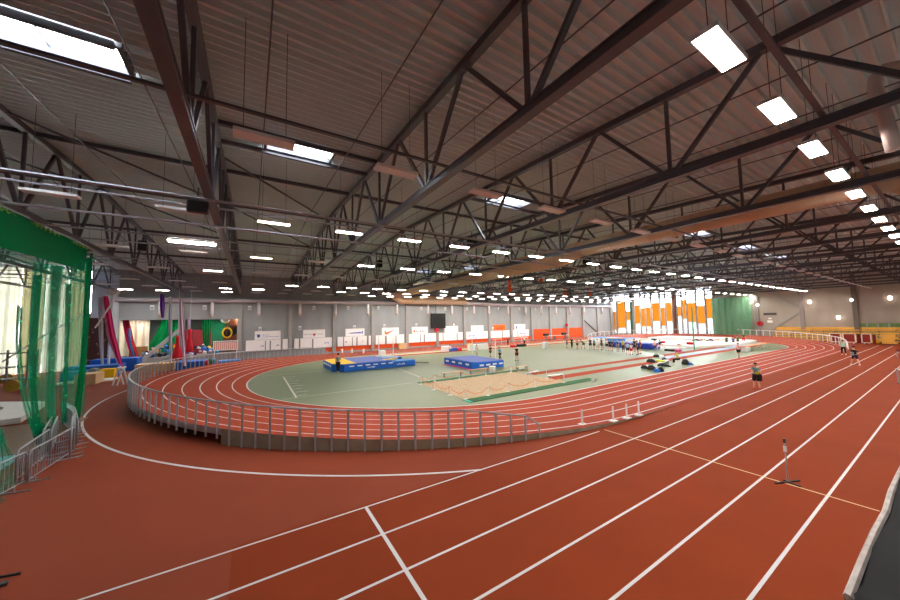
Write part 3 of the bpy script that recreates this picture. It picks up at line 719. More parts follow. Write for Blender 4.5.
for base, i, j in seq:
    a, b = (pts[0], pts[8]) if j == 8 else (pts[base+i], pts[base+j])
    rope(a, b, 'orange rope between %s' % ('the two leftmost sand pit posts' if j == 8 else 'the %s and %s posts of the %s sand pit row' % (nth(i), nth(j), 'near' if base == 0 else 'far')), .34)
def bench(c, L, label, ang=0.0, wd=.28, h=.42, top=M_PLY, leg=M_GALV):
    t = thing('low_bench', label, 'bench', (0, 0, 0))
    MB().box((-L/2, -wd/2, h-.05), (L/2, wd/2, h)).build('seat', top, t, bevel=.01)
    for s in (-1, 1): MB().box((s*L*.38-.03, -wd/2, 0), (s*L*.38+.03, wd/2, h-.05)).build('leg', leg, t)
    t.location = (c[0], c[1], c[2]); t.rotation_euler = (0, 0, ang); return t
bench((15.6, 24.9, .016), 2.3, 'wooden low bench behind the sand pit, the left one')
bench((18.6, 24.9, .016), 2.6, 'wooden low bench behind the sand pit, the one beside the white bucket')
bench((22.9, 23.6, .016), 1.7, 'wooden low bench at the far right corner of the sand pit', .1)
bench((22.2, 21.5, .016), 1.9, 'white low plank bench at the end of the far red run-up', .2, top=M_WHITE, h=.2)
bench((22.6, 19.2, .016), 1.7, 'white low plank bench at the end of the near red run-up', -.1, top=M_WHITE, h=.2)
p = G(492.5, 372.5); t = thing('bucket', 'white bucket standing behind the sand pit in front of the blue mat', 'bucket', p); MB().lathe([(.26, .01), (.3, .5), (.32, .55)], p, 12).build('body', M_WHITE, t); MB().lathe([(.33, .55), (.33, .6), (.2, .62)], p, 12).build('lid', M_SIGN, t)
p = G(593.5, 381.7); tag(MB().box((p.x-.12, p.y-.1, .016), (p.x+.12, p.y+.1, .2)).build('marker', M_WHITE), 'tiny white marker block on the green beside the track', 'marker')
# marker posts on the outer track edge
mp = None
for i, (px, py) in enumerate(((582.5, 425), (613.5, 421.5), (627, 418.5), (639, 415.5))):
    p = G(px, py, .1); lab = 'white marker post on the outer track kerb, %s from the left' % nth(i)
    if mp is None:
        mp = thing('marker_post', lab, 'post', p, 'marker posts on the track edge'); MB().cbox(p+V((0, 0, .03)), (.36, .26, .05)).build('base', M_WHITE, mp); MB().cbox(p+V((0, 0, .37)), (.06, .05, .66)).build('pole', M_WHITE, mp)
    else: dup(mp, p, lab)
# measuring stand on the lanes
p = G(788, 482.5); t = thing('timing_stand', 'thin sensor stand with black feet on the cream line', 'stand', p)
MB().tube([p+V((0, 0, .03)), p+V((0, 0, 1.28))], .017, 8).build('pole', M_GALV, t)
MB().bar(p+V((-.42, .18, .02)), p+V((.38, -.16, .02)), .05, .035).build('foot', M_BLACK, t); MB().bar(p+V((-.1, -.28, .02)), p+V((.05, .1, .02)), .05, .035).build('foot', M_BLACK, t)
MB().cbox(p+V((0, 0, .98)), (.08, .06, .16)).build('sensor', M_WHITE, t); MB().cbox(p+V((0, 0, 1.22)), (.07, .06, .12)).build('head', M_DGREY, t)
# floor stand cut by the left edge of the photo
t = thing('floor_stand', 'black folded stand lying on the red floor at the lower left edge', 'stand', (-4.3, 10.6, 0))
q = G(21, 573, .03); MB().bar(q, q+V((-.75, -.1, .14)), .045, .04).build('leg', M_BLACK, t); q2 = G(8, 582.5, .03); MB().bar(q2, q2+V((-.6, -.12, .05)), .1, .05).build('leg', M_DGREY, t)
MB().tube([q+V((-.7, -.1, .05)), q+V((-.75, -.12, .9))], .03, 8).build('pole', M_BLACK, t)
# padded gallery ledge
t = thing('gallery_ledge', 'dark grey padded gallery ledge with worn white edge in the lower right corner', 'ledge', (20, -.2, 3.3))
MB().sheet(lambda u, v: (1.27+45*u*u if u else 1.27, .2-1.05*v, 4.302+.006*math.sin(u*90+v*5)), 60, 10).build('cover', M_GREYMAT, t, smooth=True)
MB().box((1.27, -.85, 3.3), (46, .185, 4.29)).build('body', M_DGREY, t)
e = MB(); rnd = random.Random(5); x = 1.05
prev = None
e.tube([(1.262+i*.22, .2+rnd.uniform(-.003, .003), 4.303+rnd.uniform(-.002, .002)) for i in range(60)], .009, 6)
e.build('edge_trim', M_TRIMW, t)

# ---- far infield: mats, boxes, hurdles
def poly_mat(name, label, pts, z, side, top):
    xs = [p.x for p in pts]; ys = [p.y for p in pts]
    t = thing(name, label, 'mat', (sum(xs)/len(xs), sum(ys)/len(ys), 0)); pad(t, 'pad', [(p.x, p.y) for p in pts], .02, z, side, top); return t
def rect(x0, y0, x1, y1): return [V((x0, y0, 0)), V((x1, y0, 0)), V((x1, y1, 0)), V((x0, y1, 0))]
M_WMAT = mat('white_mat', (244, 242, 240), .5, .02, 2)
poly_mat('landing_mat', 'long dark blue mat behind the line of athletes', rect(53.5, 26.6, 56.6, 33.2), .9, mat('royal_blue', (28, 58, 170), .5, .06, 2), M_BLUE)
poly_mat('landing_mat', 'big pale blue and white landing mat in front of the tall windows', rect(59, 33.6, 64, 41.5), 1.2, M_WMAT, M_BLUEL)
poly_mat('landing_mat', 'yellow topped mat beside the pale blue mat by the windows', rect(57.2, 33.6, 58.8, 36.6), 1.35, M_BLUEL, M_YELLOW)
poly_mat('floor_mat', 'large white floor mat on the far infield left of the green net', [G(640, 345), G(697, 348.6), G(735, 346.5), G(757, 342.5), G(735, 341), G(650, 341)], .45, M_WMAT, M_WMAT)
poly_mat('floor_mat', 'second white mat stepped up behind the large white one', rect(71.5, 24.5, 80, 36), .9, M_WMAT, M_WMAT)
for i, (px, py, s, c) in enumerate([(663, 343, .5, M_RED), (690, 344.5, .6, M_RED), (679, 345.2, .35, M_PLY), (654, 340.5, .6, M_DGREY)]):
    p = G(px, py, .9); tag(MB().cbox(p+V((0, 0, s*.3)), (s, s*1.2, s*.6)).build('gym_bag', c, bevel=.08), 'small %s bag on the white mats, %s' % ({0: 'red', 1: 'red', 2: 'tan', 3: 'grey'}[i], ['toward the left', 'near the net pole', 'between the red ones', 'at the left end'][i]), 'bag')
def hurdle(p, w, h, label, ang=0.0):
    t = thing('hurdle', label, 'hurdle', (0, 0, 0), 'hurdles on the far straight')
    for s in (-1, 1): MB().box((s*w/2-.02, -.02, 0), (s*w/2+.02, .02, h)).build('upright', M_WHITE, t); MB().box((s*w/2-.025, -.35, 0), (s*w/2+.025, .1, .04)).build('foot', M_GALV, t)
    MB().box((-w/2-.05, -.03, h-.1), (w/2+.05, 0, h)).build('bar', M_SIGN, t); t.location = p; t.rotation_euler = (0, 0, ang); return t
p = G(770, 348); 
t = thing('table', 'long low table with orange top on the far right of the infield', 'table', (64, 17, 0)); MB().box((58.6, 16.6, .66), (69.5, 17.3, .72)).build('top', mat('table_orange', (216, 130, 90), .6, .05, 2), t)
for x in (59, 62.3, 65.8, 69.2): MB().tube([(x, 16.7, .016), (x, 16.7, .5), (x, 17.2, .66)], .03, 6).tube([(x, 17.2, .016), (x, 16.75, .66)], .03, 6).build('leg', M_GALV, t)
tag(MB().box((58.8, 16.4, .016), (60.0, 17.2, .62)).build('crate', M_WHITE, bevel=.03), 'white box at the near end of the long low table', 'box')
# equipment along the far straight
items = [(44.0, 52.3, 'white'), (49.5, 52, 'white'), (52, 52.4, 'white')]
for i, (x, y, _) in enumerate(items): hurdle((x, y, .02), 2.4, 1.15, 'white hurdle frame near the far wall, %s from the left' % nth(i), .1*i)
t = thing('table', 'table with black and white kit in front of the orange panels', 'table', (63, 53.5, 0)); MB().box((59.5, 53, 1.05), (68, 53.8, 1.12)).build('top', M_WHITE, t)
for x in (60, 63, 67): MB().box((x-.05, 53.1, 0), (x+.05, 53.7, 1.05)).build('leg', M_GALV, t)
for i, (x, c) in enumerate(((60, M_BLACK), (66.5, M_BLACK))): tag(MB().cbox((x, 53.4, 1.42), (1.5, .5, .6)).build('kit_bag', c, bevel=.1), 'black kit bag on the table by the orange panels, %s end' % ('left' if i == 0 else 'right'), 'bag')
for i, (px, py, w, h, c, lab) in enumerate([(400.5, 348.8, 1.5, 1.1, M_PLY, 'tan box standing against the orange band of the far wall'), (382, 355, .9, .7, M_WHITE, 'small white box on the far straight'), (478, 350, 3.8, 1.0, M_WMAT, 'long white box on the far side of the infield behind the blue mat'),
                                            (446, 351.5, 1.4, .9, M_WHITE, 'white crate left of the blue kit on the far infield'), (453, 351, 1.6, .5, M_BLUE, 'blue folded mat on the far infield'), (459, 350.8, .7, .4, M_RED, 'small red box right of the blue folded mat'),
                                            (470.5, 350.3, .9, 1.1, M_YELLOW, 'yellow box behind the blue high jump mat'), (545.3, 348.5, .9, 1.1, M_WHITE, 'white bin standing alone on the far infield edge'), (513, 347.3, .8, .4, M_RED, 'small red bag right of the athletes by the mat'), (521.5, 346.5, 1.8, .45, M_BLACK, 'black bag lying on the far runway')]):
    p = G(px, py, .02); p.y = min(p.y, 55.8); tag(MB().box((p.x-w/2, p.y-.4, .02), (p.x+w/2, p.y+.4, .02+h)).build('storage_box' if 'bag' not in lab else 'kit_bag', c, bevel=.04), lab, 'bag' if 'bag' in lab else 'box')
for i, px in enumerate((342, 352, 363.5)):
    p = G(px, 353.5, .02); tag(MB().tube([p, p+V((0, 0, .75))], .16, 8).build('bollard', M_WHITE), 'short white post at the near edge of the far straight, %s from the left' % nth(i), 'post')
t = thing('bicycle_rack', 'dark low rack in front of the orange band on the far wall', 'rack', (13.5, 54.5, 0))
p0, p1 = G(356, 351.5), G(369, 350.5); MB().bar(p0+V((0, 0, .5)), p1+V((0, 0, .5)), .1, .5).build('rail', M_DGREY, t)
for s in (0.1, .5, .9): q = p0.lerp(p1, s); MB().box((q.x-.1, q.y-.3, 0), (q.x+.1, q.y+.3, .3)).build('foot', M_DGREY, t)
# bags on the infield
def bag(px, py, L, w, h, label, m=None, ang=0.0):
    p = G(px, py, .016); L *= .8; w *= .75; h *= .75; mb = MB()
    mb.sheet(lambda u, v: (math.cos(math.pi*(v))*w/2*(1-abs(2*u-1)**4*.5), (u-.5)*L, h*math.sin(math.pi*v)**.7*(1-abs(2*u-1)**3*.55)), 10, 8)
    t = thing('sports_bag', label, 'bag', p); b = MB(); b.v = [v + p for v in mb.v]; b.f = mb.f; b.m = mb.m
    b.build('body', m or M_BLACK, t, smooth=True)
    MB().tube([p+V((-.08, -.2, h*.9)), p+V((-.1, -.1, h*1.3)), p+V((-.1, .1, h*1.3)), p+V((-.08, .2, h*.9))], .02, 5).build('strap', M_DGREY, t)
bag(644.5, 368.5, .8, .5, .42, 'black sports bag at the left end of the bag group on the green'); bag(651.5, 369.8, .9, .7, .6, 'larger black backpack second in the bag group on the green'); bag(657, 371.8, .7, .5, .4, 'blue patched bag nearest the track in the bag group', M_BLUE)
bag(661, 371.5, .6, .5, .55, 'black bag right of the blue patched one'); bag(651, 362.3, 1.1, .7, .55, 'black bag lying on the near red run-up strip'); bag(656.5, 357.2, .9, .6, .5, 'black bag on the strip of green between the run-ups')
bag(664.5, 360.3, .6, .5, .35, 'small black bag right of the bag on the run-up'); bag(685.5, 364.3, .8, .7, .75, 'black rucksack standing alone right of the seated athlete'); bag(690, 364.7, .7, .4, .3, 'flat blue bag leaning at the black rucksack', M_BLUE)
bag(664, 366.3, 1.6, .4, .3, 'black clothes lying in front of the white bench'); bag(661.5, 357.5, .8, .5, .45, 'white bag beside the black bag between the run-ups', M_WHITE)
bench(G(664, 365), 3.0, 'white bench in the middle of the bag group on the green', .25, .5, .42, M_WHITE)
tag(MB().tube([G(694.5, 350), G(694.5, 350)+V((0, 0, 6.5))], .09, 8).build('net_pole', mat('pole_green', (70, 160, 120), .5, .05, 2)), 'tall thin green pole standing at the white mats', 'pole')
def stretcher(px, py, label):
    p = G(px, py, .016); t = thing('treatment_table', label, 'table', p); MB().box((p.x-.4, p.y-1.6, .6), (p.x+.4, p.y+1.6, .68)).build('top', M_WMAT, t)
    for s in (-1.2, 1.2): MB().tube([p+V((-.3, s, 0)), p+V((.3, s*.8, .6))], .03, 5).tube([p+V((.3, s, 0)), p+V((-.3, s*.8, .6))], .03, 5).build('leg', M_GALV, t)
stretcher(673, 351.5, 'white massage table with a black and pink bundle on it')
p = G(673, 351.5, .7); tag(MB().box((p.x-.3, p.y-.2, .7), (p.x+.3, p.y+.9, 1.0)).build('clothes_bundle', M_BLACK, bevel=.1), 'black bundle lying on the white massage table', 'clothes'); tag(MB().box((p.x-.25, p.y-.9, .7), (p.x+.25, p.y-.25, 1.0)).build('clothes_bundle', M_PINK, bevel=.1), 'pink bundle lying on the white massage table', 'clothes')

# ---- wooden benches, red boards at the right end
def bleacher(y0, y1, label):
    t = thing('bleacher', label, 'bench', (92, (y0+y1)/2, 0), 'wooden bleachers at the right end wall')
    for i in range(5):
        x = 90.2 + .66*i; z = .45 + .43*i
        MB().box((x, y0+.04, z-.06), (x+.42, y1-.04, z)).build('seat_board', M_WOOD, t); MB().box((x, y0+.04, z-.26), (x+.04, y1-.04, z-.09)).build('front_board', M_WOOD, t)
    MB().box((93.3, y0+.04, 2.2), (93.36, y1-.04, 2.62)).build('back_board', M_WOOD, t)
    fr = MB()
    for y in (y0+.15, (y0+y1)/2, y1-.15):
        fr.bar((90.3, y, .2), (93.3, y, 2.1), .06, .1); fr.box((91.5, y-.04, 0), (91.6, y+.04, 1.2)); fr.box((93.1, y-.04, 0), (93.2, y+.04, 2.2)); fr.box((90.4, y-.04, 0), (90.5, y+.04, .4))
    fr.build('frame', M_DGREY, t)
ys = [21.3, 16.2, 13.2, 10.2, 6.4, 2.6, -1.2]
for i in range(6): bleacher(ys[i+1], ys[i], 'tiered wooden bleacher at the right end wall, %s from the green net side' % nth(i))
for i, px in enumerate((866, 878.5, 889)):
    y = onX(px, 328, 93.0).y
t = thing('gallery_rail', 'low green screen with grey posts above the right bleachers', 'rail', (93.3, 6, 2.6))
MB().box((93.38, 1, 2.62), (93.42, 10.3, 3.3)).build('screen', mat('green_screen', (110, 150, 96), .7, .1, 1), t)
for px in (867.5, 878.5, 889.5): y = onX(px, 328, 93.3).y; MB().box((93.28, y-.1, 2.6), (93.37, y+.1, 3.6)).build('post', M_COL, t)
t = thing('wooden_steps', 'yellow wooden steps standing before the bleachers at the right edge', 'steps', (87.5, 6.0, 0))
rnd = random.Random(8)
for i in range(5):
    y = 7.0 + rnd.uniform(-.25, .25); MB().box((87.2+.45*i, y-.75, .12+.36*i), (87.75+.45*i, y+.75, .44+.36*i)).build('step_board', M_WOOD, t, bevel=.01)
MB().box((87.3, 6.4, 0), (89.4, 7.6, .12)).build('base', M_DGREY, t)
def redboard(y0, y1, x, label):
    t = thing('padded_board', label, 'board', (x, (y0+y1)/2, 0))
    MB().box((x-.04, y0+.08, .25), (x+.04, y1-.08, 1.6)).build('panel', M_RPAD, t)
    fr = MB()
    for b in (((x-.07, y0, .18), (x+.07, y0+.14, 1.72)), ((x-.07, y1-.14, .18), (x+.07, y1, 1.72)), ((x-.07, y0, 1.6), (x+.07, y1, 1.72)), ((x-.07, y0, .18), (x+.07, y1, .28))): fr.box(*b)
    fr.build('frame', M_CREAM, t)
    for y in (y0+.3, y1-.3): MB().tube([(x-.06, y, .1), (x+.06, y, .1)], .1, 10).build('wheel', M_WHITE, t); MB().box((x-.35, y-.04, .1), (x+.35, y+.04, .18)).build('foot', M_GALV, t)
ya = lambda px: onX(px, 342, 87.0).y
redboard(ya(856.5), ya(843), 87.0, 'red padded board in a white frame, the left one before the bleachers'); redboard(ya(872), ya(861.5), 87.0, 'red padded board in a white frame, the right one before the bleachers')
redboard(ya(841.5), ya(829.5), 87.2, 'red padded board in a white frame behind the end of the far railing')
for a, b, lab in ((861, 857, 'dark red panel between the two white framed red boards'), (876, 872.6, 'dark red panel right of the white framed red boards')):
    tag(MB().box((87.2, ya(a), .1), (87.5, ya(b), 1.55)).build('crash_pad', M_DKRED, bevel=.04), lab, 'pad')
p = G(876.5, 343.3); tag(MB().cbox(p+V((0, 0, .28)), (.5, .8, .5)).build('yellow_box', M_YELLOW, bevel=.04), 'yellow box on the floor right of the red boards', 'box')
p = G(898.5, 383); t = thing('hurdle', 'pale hurdle at the right edge of the photo', 'hurdle', p)
for s in (0, -1.0): MB().box((p.x-.03, p.y+s-.04, 0), (p.x+.03, p.y+s+.04, 1.0)).build('upright', M_GALV, t); MB().box((p.x-.4, p.y+s-.03, 0), (p.x+.1, p.y+s+.03, .05)).build('foot', M_DGREY, t)
MB().box((p.x-.02, p.y-1.06, .92), (p.x+.02, p.y+.06, 1.02)).build('bar', M_SIGN, t)
p = G(897.5, 358); t = thing('hurdle', 'second hurdle with a red bar behind the pale one at the right edge', 'hurdle', p)
for s in (0, -1.0): MB().box((p.x-.03, p.y+s-.04, 0), (p.x+.03, p.y+s+.04, 1.0)).build('upright', M_GALV, t); MB().box((p.x-.4, p.y+s-.03, 0), (p.x+.1, p.y+s+.03, .05)).build('foot', M_DGREY, t)
MB().box((p.x-.03, p.y-1.06, .7), (p.x+.03, p.y+.06, 1.02)).build('bar', M_RPAD, t)
# ================================================================== LEFT: THROWING NET, BARRIERS, GYM CORNER
NX = -7.85
def curve(pts, u):
    u = max(0, min(.9999, u))*(len(pts)-1); i = int(u); return pts[i].lerp(pts[i+1], u-i)
def drape(name, mt, top, bot, parent, waves=8, amp=.12, gather=1.6, nu=60, nv=24):
    def fn(u, v):
        a, b = curve(top, u), curve(bot, u); p = a.lerp(b, v); h = v**gather
        p.y = a.y + (b.y-a.y)*h; p.x = a.x + (b.x-a.x)*h + amp*math.sin(u*waves*6.283)*(.4+.6*(1-v)) ; return p
    return MB().sheet(fn, nu, nv).build(name, mt, parent, smooth=True)
P = lambda px, py, x=NX: onX(px, py, x)
t = thing('throwing_net', 'big green throwing cage net hung from the roof truss at the left', 'net', (NX, 20, 0))
y0 = 9.0; tp = [V((NX, y0, 9.55)), V((NX, 17, 9.5)), V((NX, 25.7, 9.45))]
drape('valance', M_NETD, tp, [V((NX-.05, y0, 8.35)), P(0, 247), P(84, 271)], t, 5, .05, 1, 60, 6)
sc = MB()
for i in range(44):
    y = y0 + .2 + (25.5-y0)*i/44; sc.tube([(NX, y, 9.5), (NX, y+.19, 9.36), (NX, y+.38, 9.5)], .03, 5)
sc.build('hanging_cord', mat('net_cord', (120, 170, 70), .7, .05, 5), t)
drape('upper_veil', net('green_net_thin', (70, 190, 150), .22, 9), [V((NX, y0, 8.35)), P(0, 247), P(62, 265)], [V((NX, y0, 7.9)), P(0, 262), P(60, 266)], t, 5, .05, 1, 40, 4)
drape('curtain', M_NET, [P(33, 262), P(64, 266)], [P(36, 448, -7.2), P(57, 440, -7.2)], t, 6, .07, 4)
drape('curtain_fold', M_NETF, [P(34, 275), P(41, 275)], [P(38, 446, -7.15), P(46, 444, -7.15)], t, 2, .12, 4)
drape('curtain_fold', M_NETF, [P(53, 266), P(61, 266)], [P(48, 446, -7.15), P(56, 440, -7.15)], t, 2, .1, 4)
drape('corner_curtain', M_NET, [P(63, 272), P(93, 254)], [P(62, 424, -7.5), P(84, 415, -7.7)], t, 6, .06, 4)
drape('corner_fold', M_NETD, [P(86, 262), P(93, 253)], [P(70, 428, -7.5), P(79, 422, -7.5)], t, 2, .08, 5.0)
drape('corner_fold', M_NETF, [P(66, 285), P(71, 283)], [P(62, 420, -7.4), P(66, 422, -7.4)], t, 2, .08, 1)
drape('swept_strand', M_NETF, [P(17, 305), P(23, 308)], [P(37, 446, -7.1), P(47, 449, -7.1)], t, 2, .05, 2.4)
drape('floor_heap', M_NETF, [P(28, 418, -7), P(52, 430, -7)], [P(38, 450, -6.9), P(55, 452, -6.9)], t, 3, .15, 1, 30, 8)
drape('low_corner', M_NET, [P(0, 428, -7.2), P(3, 436, -7.2)], [P(0, 505, -6.3), P(24, 470, -6.3)], t, 2, .05, 1.3, 30, 12)
drape('low_corner', M_NET, [V((-6.6, 9, .95)), V((-6.5, 14.6, 1.0))], [V((-6.15, 9, .02)), V((-6.0, 15.2, .02))], t, 4, .05, 1, 30, 8)

def barrier(p, q, label, proto=[]):
    """crowd control barrier from p to q on the floor"""
    p, q = V(p), V(q); c = (p+q)/2; L = (q-p).length; ang = math.atan2(q.y-p.y, q.x-p.x)
    if proto: return dup(proto[0], c, label, ang)
    t = thing('crowd_barrier', label, 'barrier', (0, 0, 0), 'steel crowd barriers at the net'); h = L/2; fr = MB()
    fr.tube([(-h, 0, .16), (-h, 0, .98), (-h+.06, 0, 1.07), (-h+.14, 0, 1.1), (h-.14, 0, 1.1), (h-.06, 0, 1.07), (h, 0, .98), (h, 0, .16)], .028, 8).tube([(-h, 0, .2), (h, 0, .2)], .018, 8)
    fr.build('frame', M_GALV, t, smooth=True)
    n = 17
    for i in range(n):
        x = -h + L*(i+1)/(n+1); MB().tube([(x, 0, .2), (x, 0, 1.1)], .011, 6).build('bar', M_GALV, t)
    for s in (-1, 1): MB().tube([(s*h*.72, -.36, .02), (s*h*.72, .36, .02)], .02, 6).tube([(s*h*.72, 0, .02), (s*h*.72, 0, .2)], .018, 6).build('foot', M_GALV, t)
    for s in (-1, 1): MB().cbox((s*h, 0, .8), (.06, .03, .05)).cbox((s*h, 0, .4), (.06, .03, .05)).build('hook', M_GALV, t)
    proto.append(t); t.location = c; t.rotation_euler = (0, 0, ang); ORG[t.name] = c; return t
barrier((-6.45, 13.3, 0), G(25, 487), 'steel crowd barrier cut by the left edge, in front of the green net')
b0 = G(32.5, 483); b1 = G(66, 460); d = (b1-b0).normalized(); barrier(b0, b0 + d*2.3, 'steel crowd barrier in the middle of the row, with its whole frame in view')
barrier(G(26, 484)+V((-.25, .3, 0)), G(26, 484)+V((-.25, .3, 0))+(G(54, 459)-G(26, 484)).normalized()*2.2, 'steel crowd barrier standing just behind the middle one')
ST = [(V((-5.62, 17.9, 0)), V((-6.6, 21.1, 0))), (V((-5.8, 18.4, 0)), V((-6.75, 21.6, 0))), (V((-5.95, 19.2, 0)), V((-6.9, 22.2, 0))), (V((-6.1, 20.0, 0)), V((-7.1, 22.9, 0)))]
for i, (p, q) in enumerate(ST): barrier(p, q, 'steel crowd barrier stacked edge on at the end of the row, %s from the track' % nth(i))
for i in range(3): barrier((-7.0-.14*i, 22.4+.5*i, 0), (-8.3-.08*i, 25.2+.3*i, 0), 'steel crowd barrier reaching back to the net corner, %s from the track' % nth(i))
for i in range(2): barrier((-6.35-.22*i, 18.5, 0), (-7.4-.16*i, 22.2, 0), 'steel crowd barrier folded in behind the stack under the net, %s one' % ('inner' if i == 0 else 'outer'))

# white throwing circle platform
t = thing('circle_platform', 'white platform with a rounded opening behind the green net', 'platform', (-13, 29.5, 0))
m = MB(); oc = [(-16.5, 26.6), (-10.3, 26.8), (-10.6, 28.5), (-11.2, 31.8), (-14.5, 34.0), (-17.5, 33.5)]
k = 36; inn = [(-14.2+1.9*math.cos(2*math.pi*i/k), 29.8+2.2*math.sin(2*math.pi*i/k)) for i in range(k)]
def outer(i):
    a = 2*math.pi*i/k; c = V((-14.0, 30.0)); dvec = V((math.cos(a), math.sin(a))); best = 9
    for j in range(len(oc)):
        p, q = V(oc[j]), V(oc[(j+1) % len(oc)]); e = q-p; den = dvec.x*e.y-dvec.y*e.x
        if abs(den) < 1e-6: continue
        w = p-c; s = (w.x*e.y-w.y*e.x)/den; r = (w.x*dvec.y-w.y*dvec.x)/den
        if s > 0 and -.001 <= r <= 1.001: best = min(best, s)
    r = c + dvec*best; return (r.x, r.y)
for i in range(k):
    j = (i+1) % k; a, b, c, d_ = inn[i], inn[j], outer(j), outer(i)
    m.face([(*a, .32), (*b, .32), (*c, .32), (*d_, .32)]); m.face([(*d_, .32), (*c, .32), (*c, .02), (*d_, .02)]); m.face([(*a, .02), (*b, .02), (*b, .32), (*a, .32)])
m.build('deck', M_WMAT, t); MB().prism(inn, .01, .06).build('circle', mat('circle_tan', (196, 186, 170), .7, .05, 2), t)
tag(MB().box((-13.4, 20.2, .01), (-7.6, 26.2, .05)).build('floor_mat', mat('mat_tan', (150, 120, 96), .8, .06, 1)), 'tan floor mat between the green net and the white platform', 'mat')
tag(MB().box((-13.0, 16.8, .05), (-7.4, 19.9, .12)).build('floor_mat', M_LBLUE), 'pale blue floor mat behind the crowd barriers', 'mat')
# rack with weights
t = thing('storage_rack', 'steel storage rack behind the net in front of the cream curtains', 'rack', (-18, 44, 0))
for x in (-21.5, -19.8, -18.1, -16.4):
    for y in (43.2, 44.6): MB().box((x-.06, y-.06, 0), (x+.06, y+.06, 3.2)).build('post', M_GALV, t)
for z in (.7, 1.7, 2.9): MB().box((-21.6, 43.2, z), (-16.3, 44.6, z+.06)).build('shelf', M_DGREY, t)
for i, (px, py) in enumerate(((12, 392), (31, 385), (6, 384))):
    p = G(px, py); tag(MB().tube([(p.x, p.y-.12, .47), (p.x, p.y+.12, .47)], .45, 16).tube([(p.x, p.y-.16, .47), (p.x, p.y+.16, .47)], .12, 10).build('weight_disc', mat('disc_yellow', (190, 160, 60), .6, .08, 3)), 'yellow round disc standing behind the net, %s' % ['nearest one', 'right one by the rack', 'farthest left one'][i], 'disc')
tag(MB().box((-12.9, 41.0, .01), (-11.6, 43.0, .95)).build('plywood_box', M_PLY, bevel=.02), 'plywood box on the floor right of the net corner', 'box')
tag(MB().box((-14.6, 42.6, .01), (-11.0, 44.4, .12)).build('floor_mat', M_WMAT), 'thin white mat beside the plywood box', 'mat')
for i, (x0, y0, x1, y1, z0, z1, c, lab) in enumerate([(-15.6, 47, -11.7, 49.5, .02, 1.1, M_BLUE, 'blue gym mat stack left of the white silk foot'), (-14.8, 50.5, -11.0, 52.5, .02, 1.5, M_BLUE, 'taller blue gym mat below the magenta silk'), (-15.0, 44.8, -13.4, 46.2, .02, .9, M_BLUEL, 'light blue block near the plywood box'),
                                                       (-10.6, 47.6, -7.4, 49.6, .02, .9, M_PLY, 'long tan vaulting box behind the railing'), (-7.0, 46.5, -3.6, 49, .02, 1.0, M_BLUE, 'blue mat behind the railing of the bend'), (-3.2, 46.8, -1.0, 48.6, .02, .8, M_BLUEL, 'light blue mat right of the larger blue mat behind the railing'),
                                                       (-12.6, 45.2, -11.5, 46.2, .02, .9, M_YELLOW, 'yellow block in front of the blue gym mats'), (-13.4, 45.6, -12.9, 46.4, .02, 1.0, M_GALV, 'grey upright box among the blue gym mats')]):
    tag(MB().box((x0, y0, z0), (x1, y1, z1)).build('gym_mat' if c in (M_BLUE, M_BLUEL) else 'gym_block', c, bevel=.05), lab, 'mat' if c in (M_BLUE, M_BLUEL) else 'block')
for i, px in enumerate((118, 122.5)):
    p = G(px, 385); t = thing('trestle', 'white trestle in front of the gymnastics corner, %s one' % ('left' if i == 0 else 'right'), 'trestle', p)
    for s in (-1, 1): MB().bar(p+V((s*.35, 0, 0)), p+V((0, 0, 1.5)), .09, .09).build('leg', M_WHITE, t)
    MB().bar(p+V((0, -.6, 1.5)), p+V((0, .6, 1.5)), .12, .1).build('top_bar', M_WHITE, t)
# brown climbing board on the far wall
t = thing('climbing_wall', 'dark brown climbing board with small pale holds left of the opening', 'climbing wall', (-15.6, YW-.3, 0))
MB().box((-17.2, YW-.4, 0), (-14.85, YW-.06, 6.2)).build('board', M_BROWN, t)
rnd = random.Random(4)
for i in range(26): MB().ball((-17.0+rnd.random()*2.0, YW-.42, .6+rnd.random()*5.2), .035+rnd.random()*.03, 6).build('hold', M_WHITE if i % 3 else M_GALV, t)
# cream curtains before the left windows
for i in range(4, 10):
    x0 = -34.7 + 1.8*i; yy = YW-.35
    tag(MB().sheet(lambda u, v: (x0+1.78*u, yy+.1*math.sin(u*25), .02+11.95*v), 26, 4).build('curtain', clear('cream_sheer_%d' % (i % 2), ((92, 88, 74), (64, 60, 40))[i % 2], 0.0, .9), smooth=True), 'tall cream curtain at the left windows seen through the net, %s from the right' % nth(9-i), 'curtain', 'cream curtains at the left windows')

# ---- gymnastics annex behind the opening
ax0, ax1, ay1, az = -17.0, .4, 71.0, 6.6
struct(MB().box((ax0, YW+.3, -.1), (ax1, ay1, .02)), 'floor_annex', M_CONC, origin=(-8, 60, -.1))
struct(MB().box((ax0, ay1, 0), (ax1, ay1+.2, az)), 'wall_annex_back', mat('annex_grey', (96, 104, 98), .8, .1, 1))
struct(MB().box((ax0-.2, YW+.3, 0), (ax0, ay1, az)), 'wall_annex_left', M_CONC); struct(MB().box((ax1, YW+.3, 0), (ax1+.2, ay1, az)), 'wall_annex_right', M_CONC)
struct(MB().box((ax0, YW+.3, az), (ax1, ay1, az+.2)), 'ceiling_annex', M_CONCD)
for i, x in enumerate((-15, -13, -11, -9, -7, -5, -3, -1.2)): dup(T_LIT, (x, 59.5 if i % 2 else 64, 6.1), 'added unseen lamp brightening the gymnastics room behind the opening, %s from the left' % nth(i))  # unseen lamps, added to brighten the room behind the opening
tag(MB().sheet(lambda u, v: (-15.9+3.6*u, 61.5+.25*math.sin(u*26)+.1*math.sin(v*5+u*9), 1.0+5.5*v), 60, 10).build('curtain', M_CREAM, smooth=True), 'pale cream folded curtain inside the gymnastics room', 'curtain')
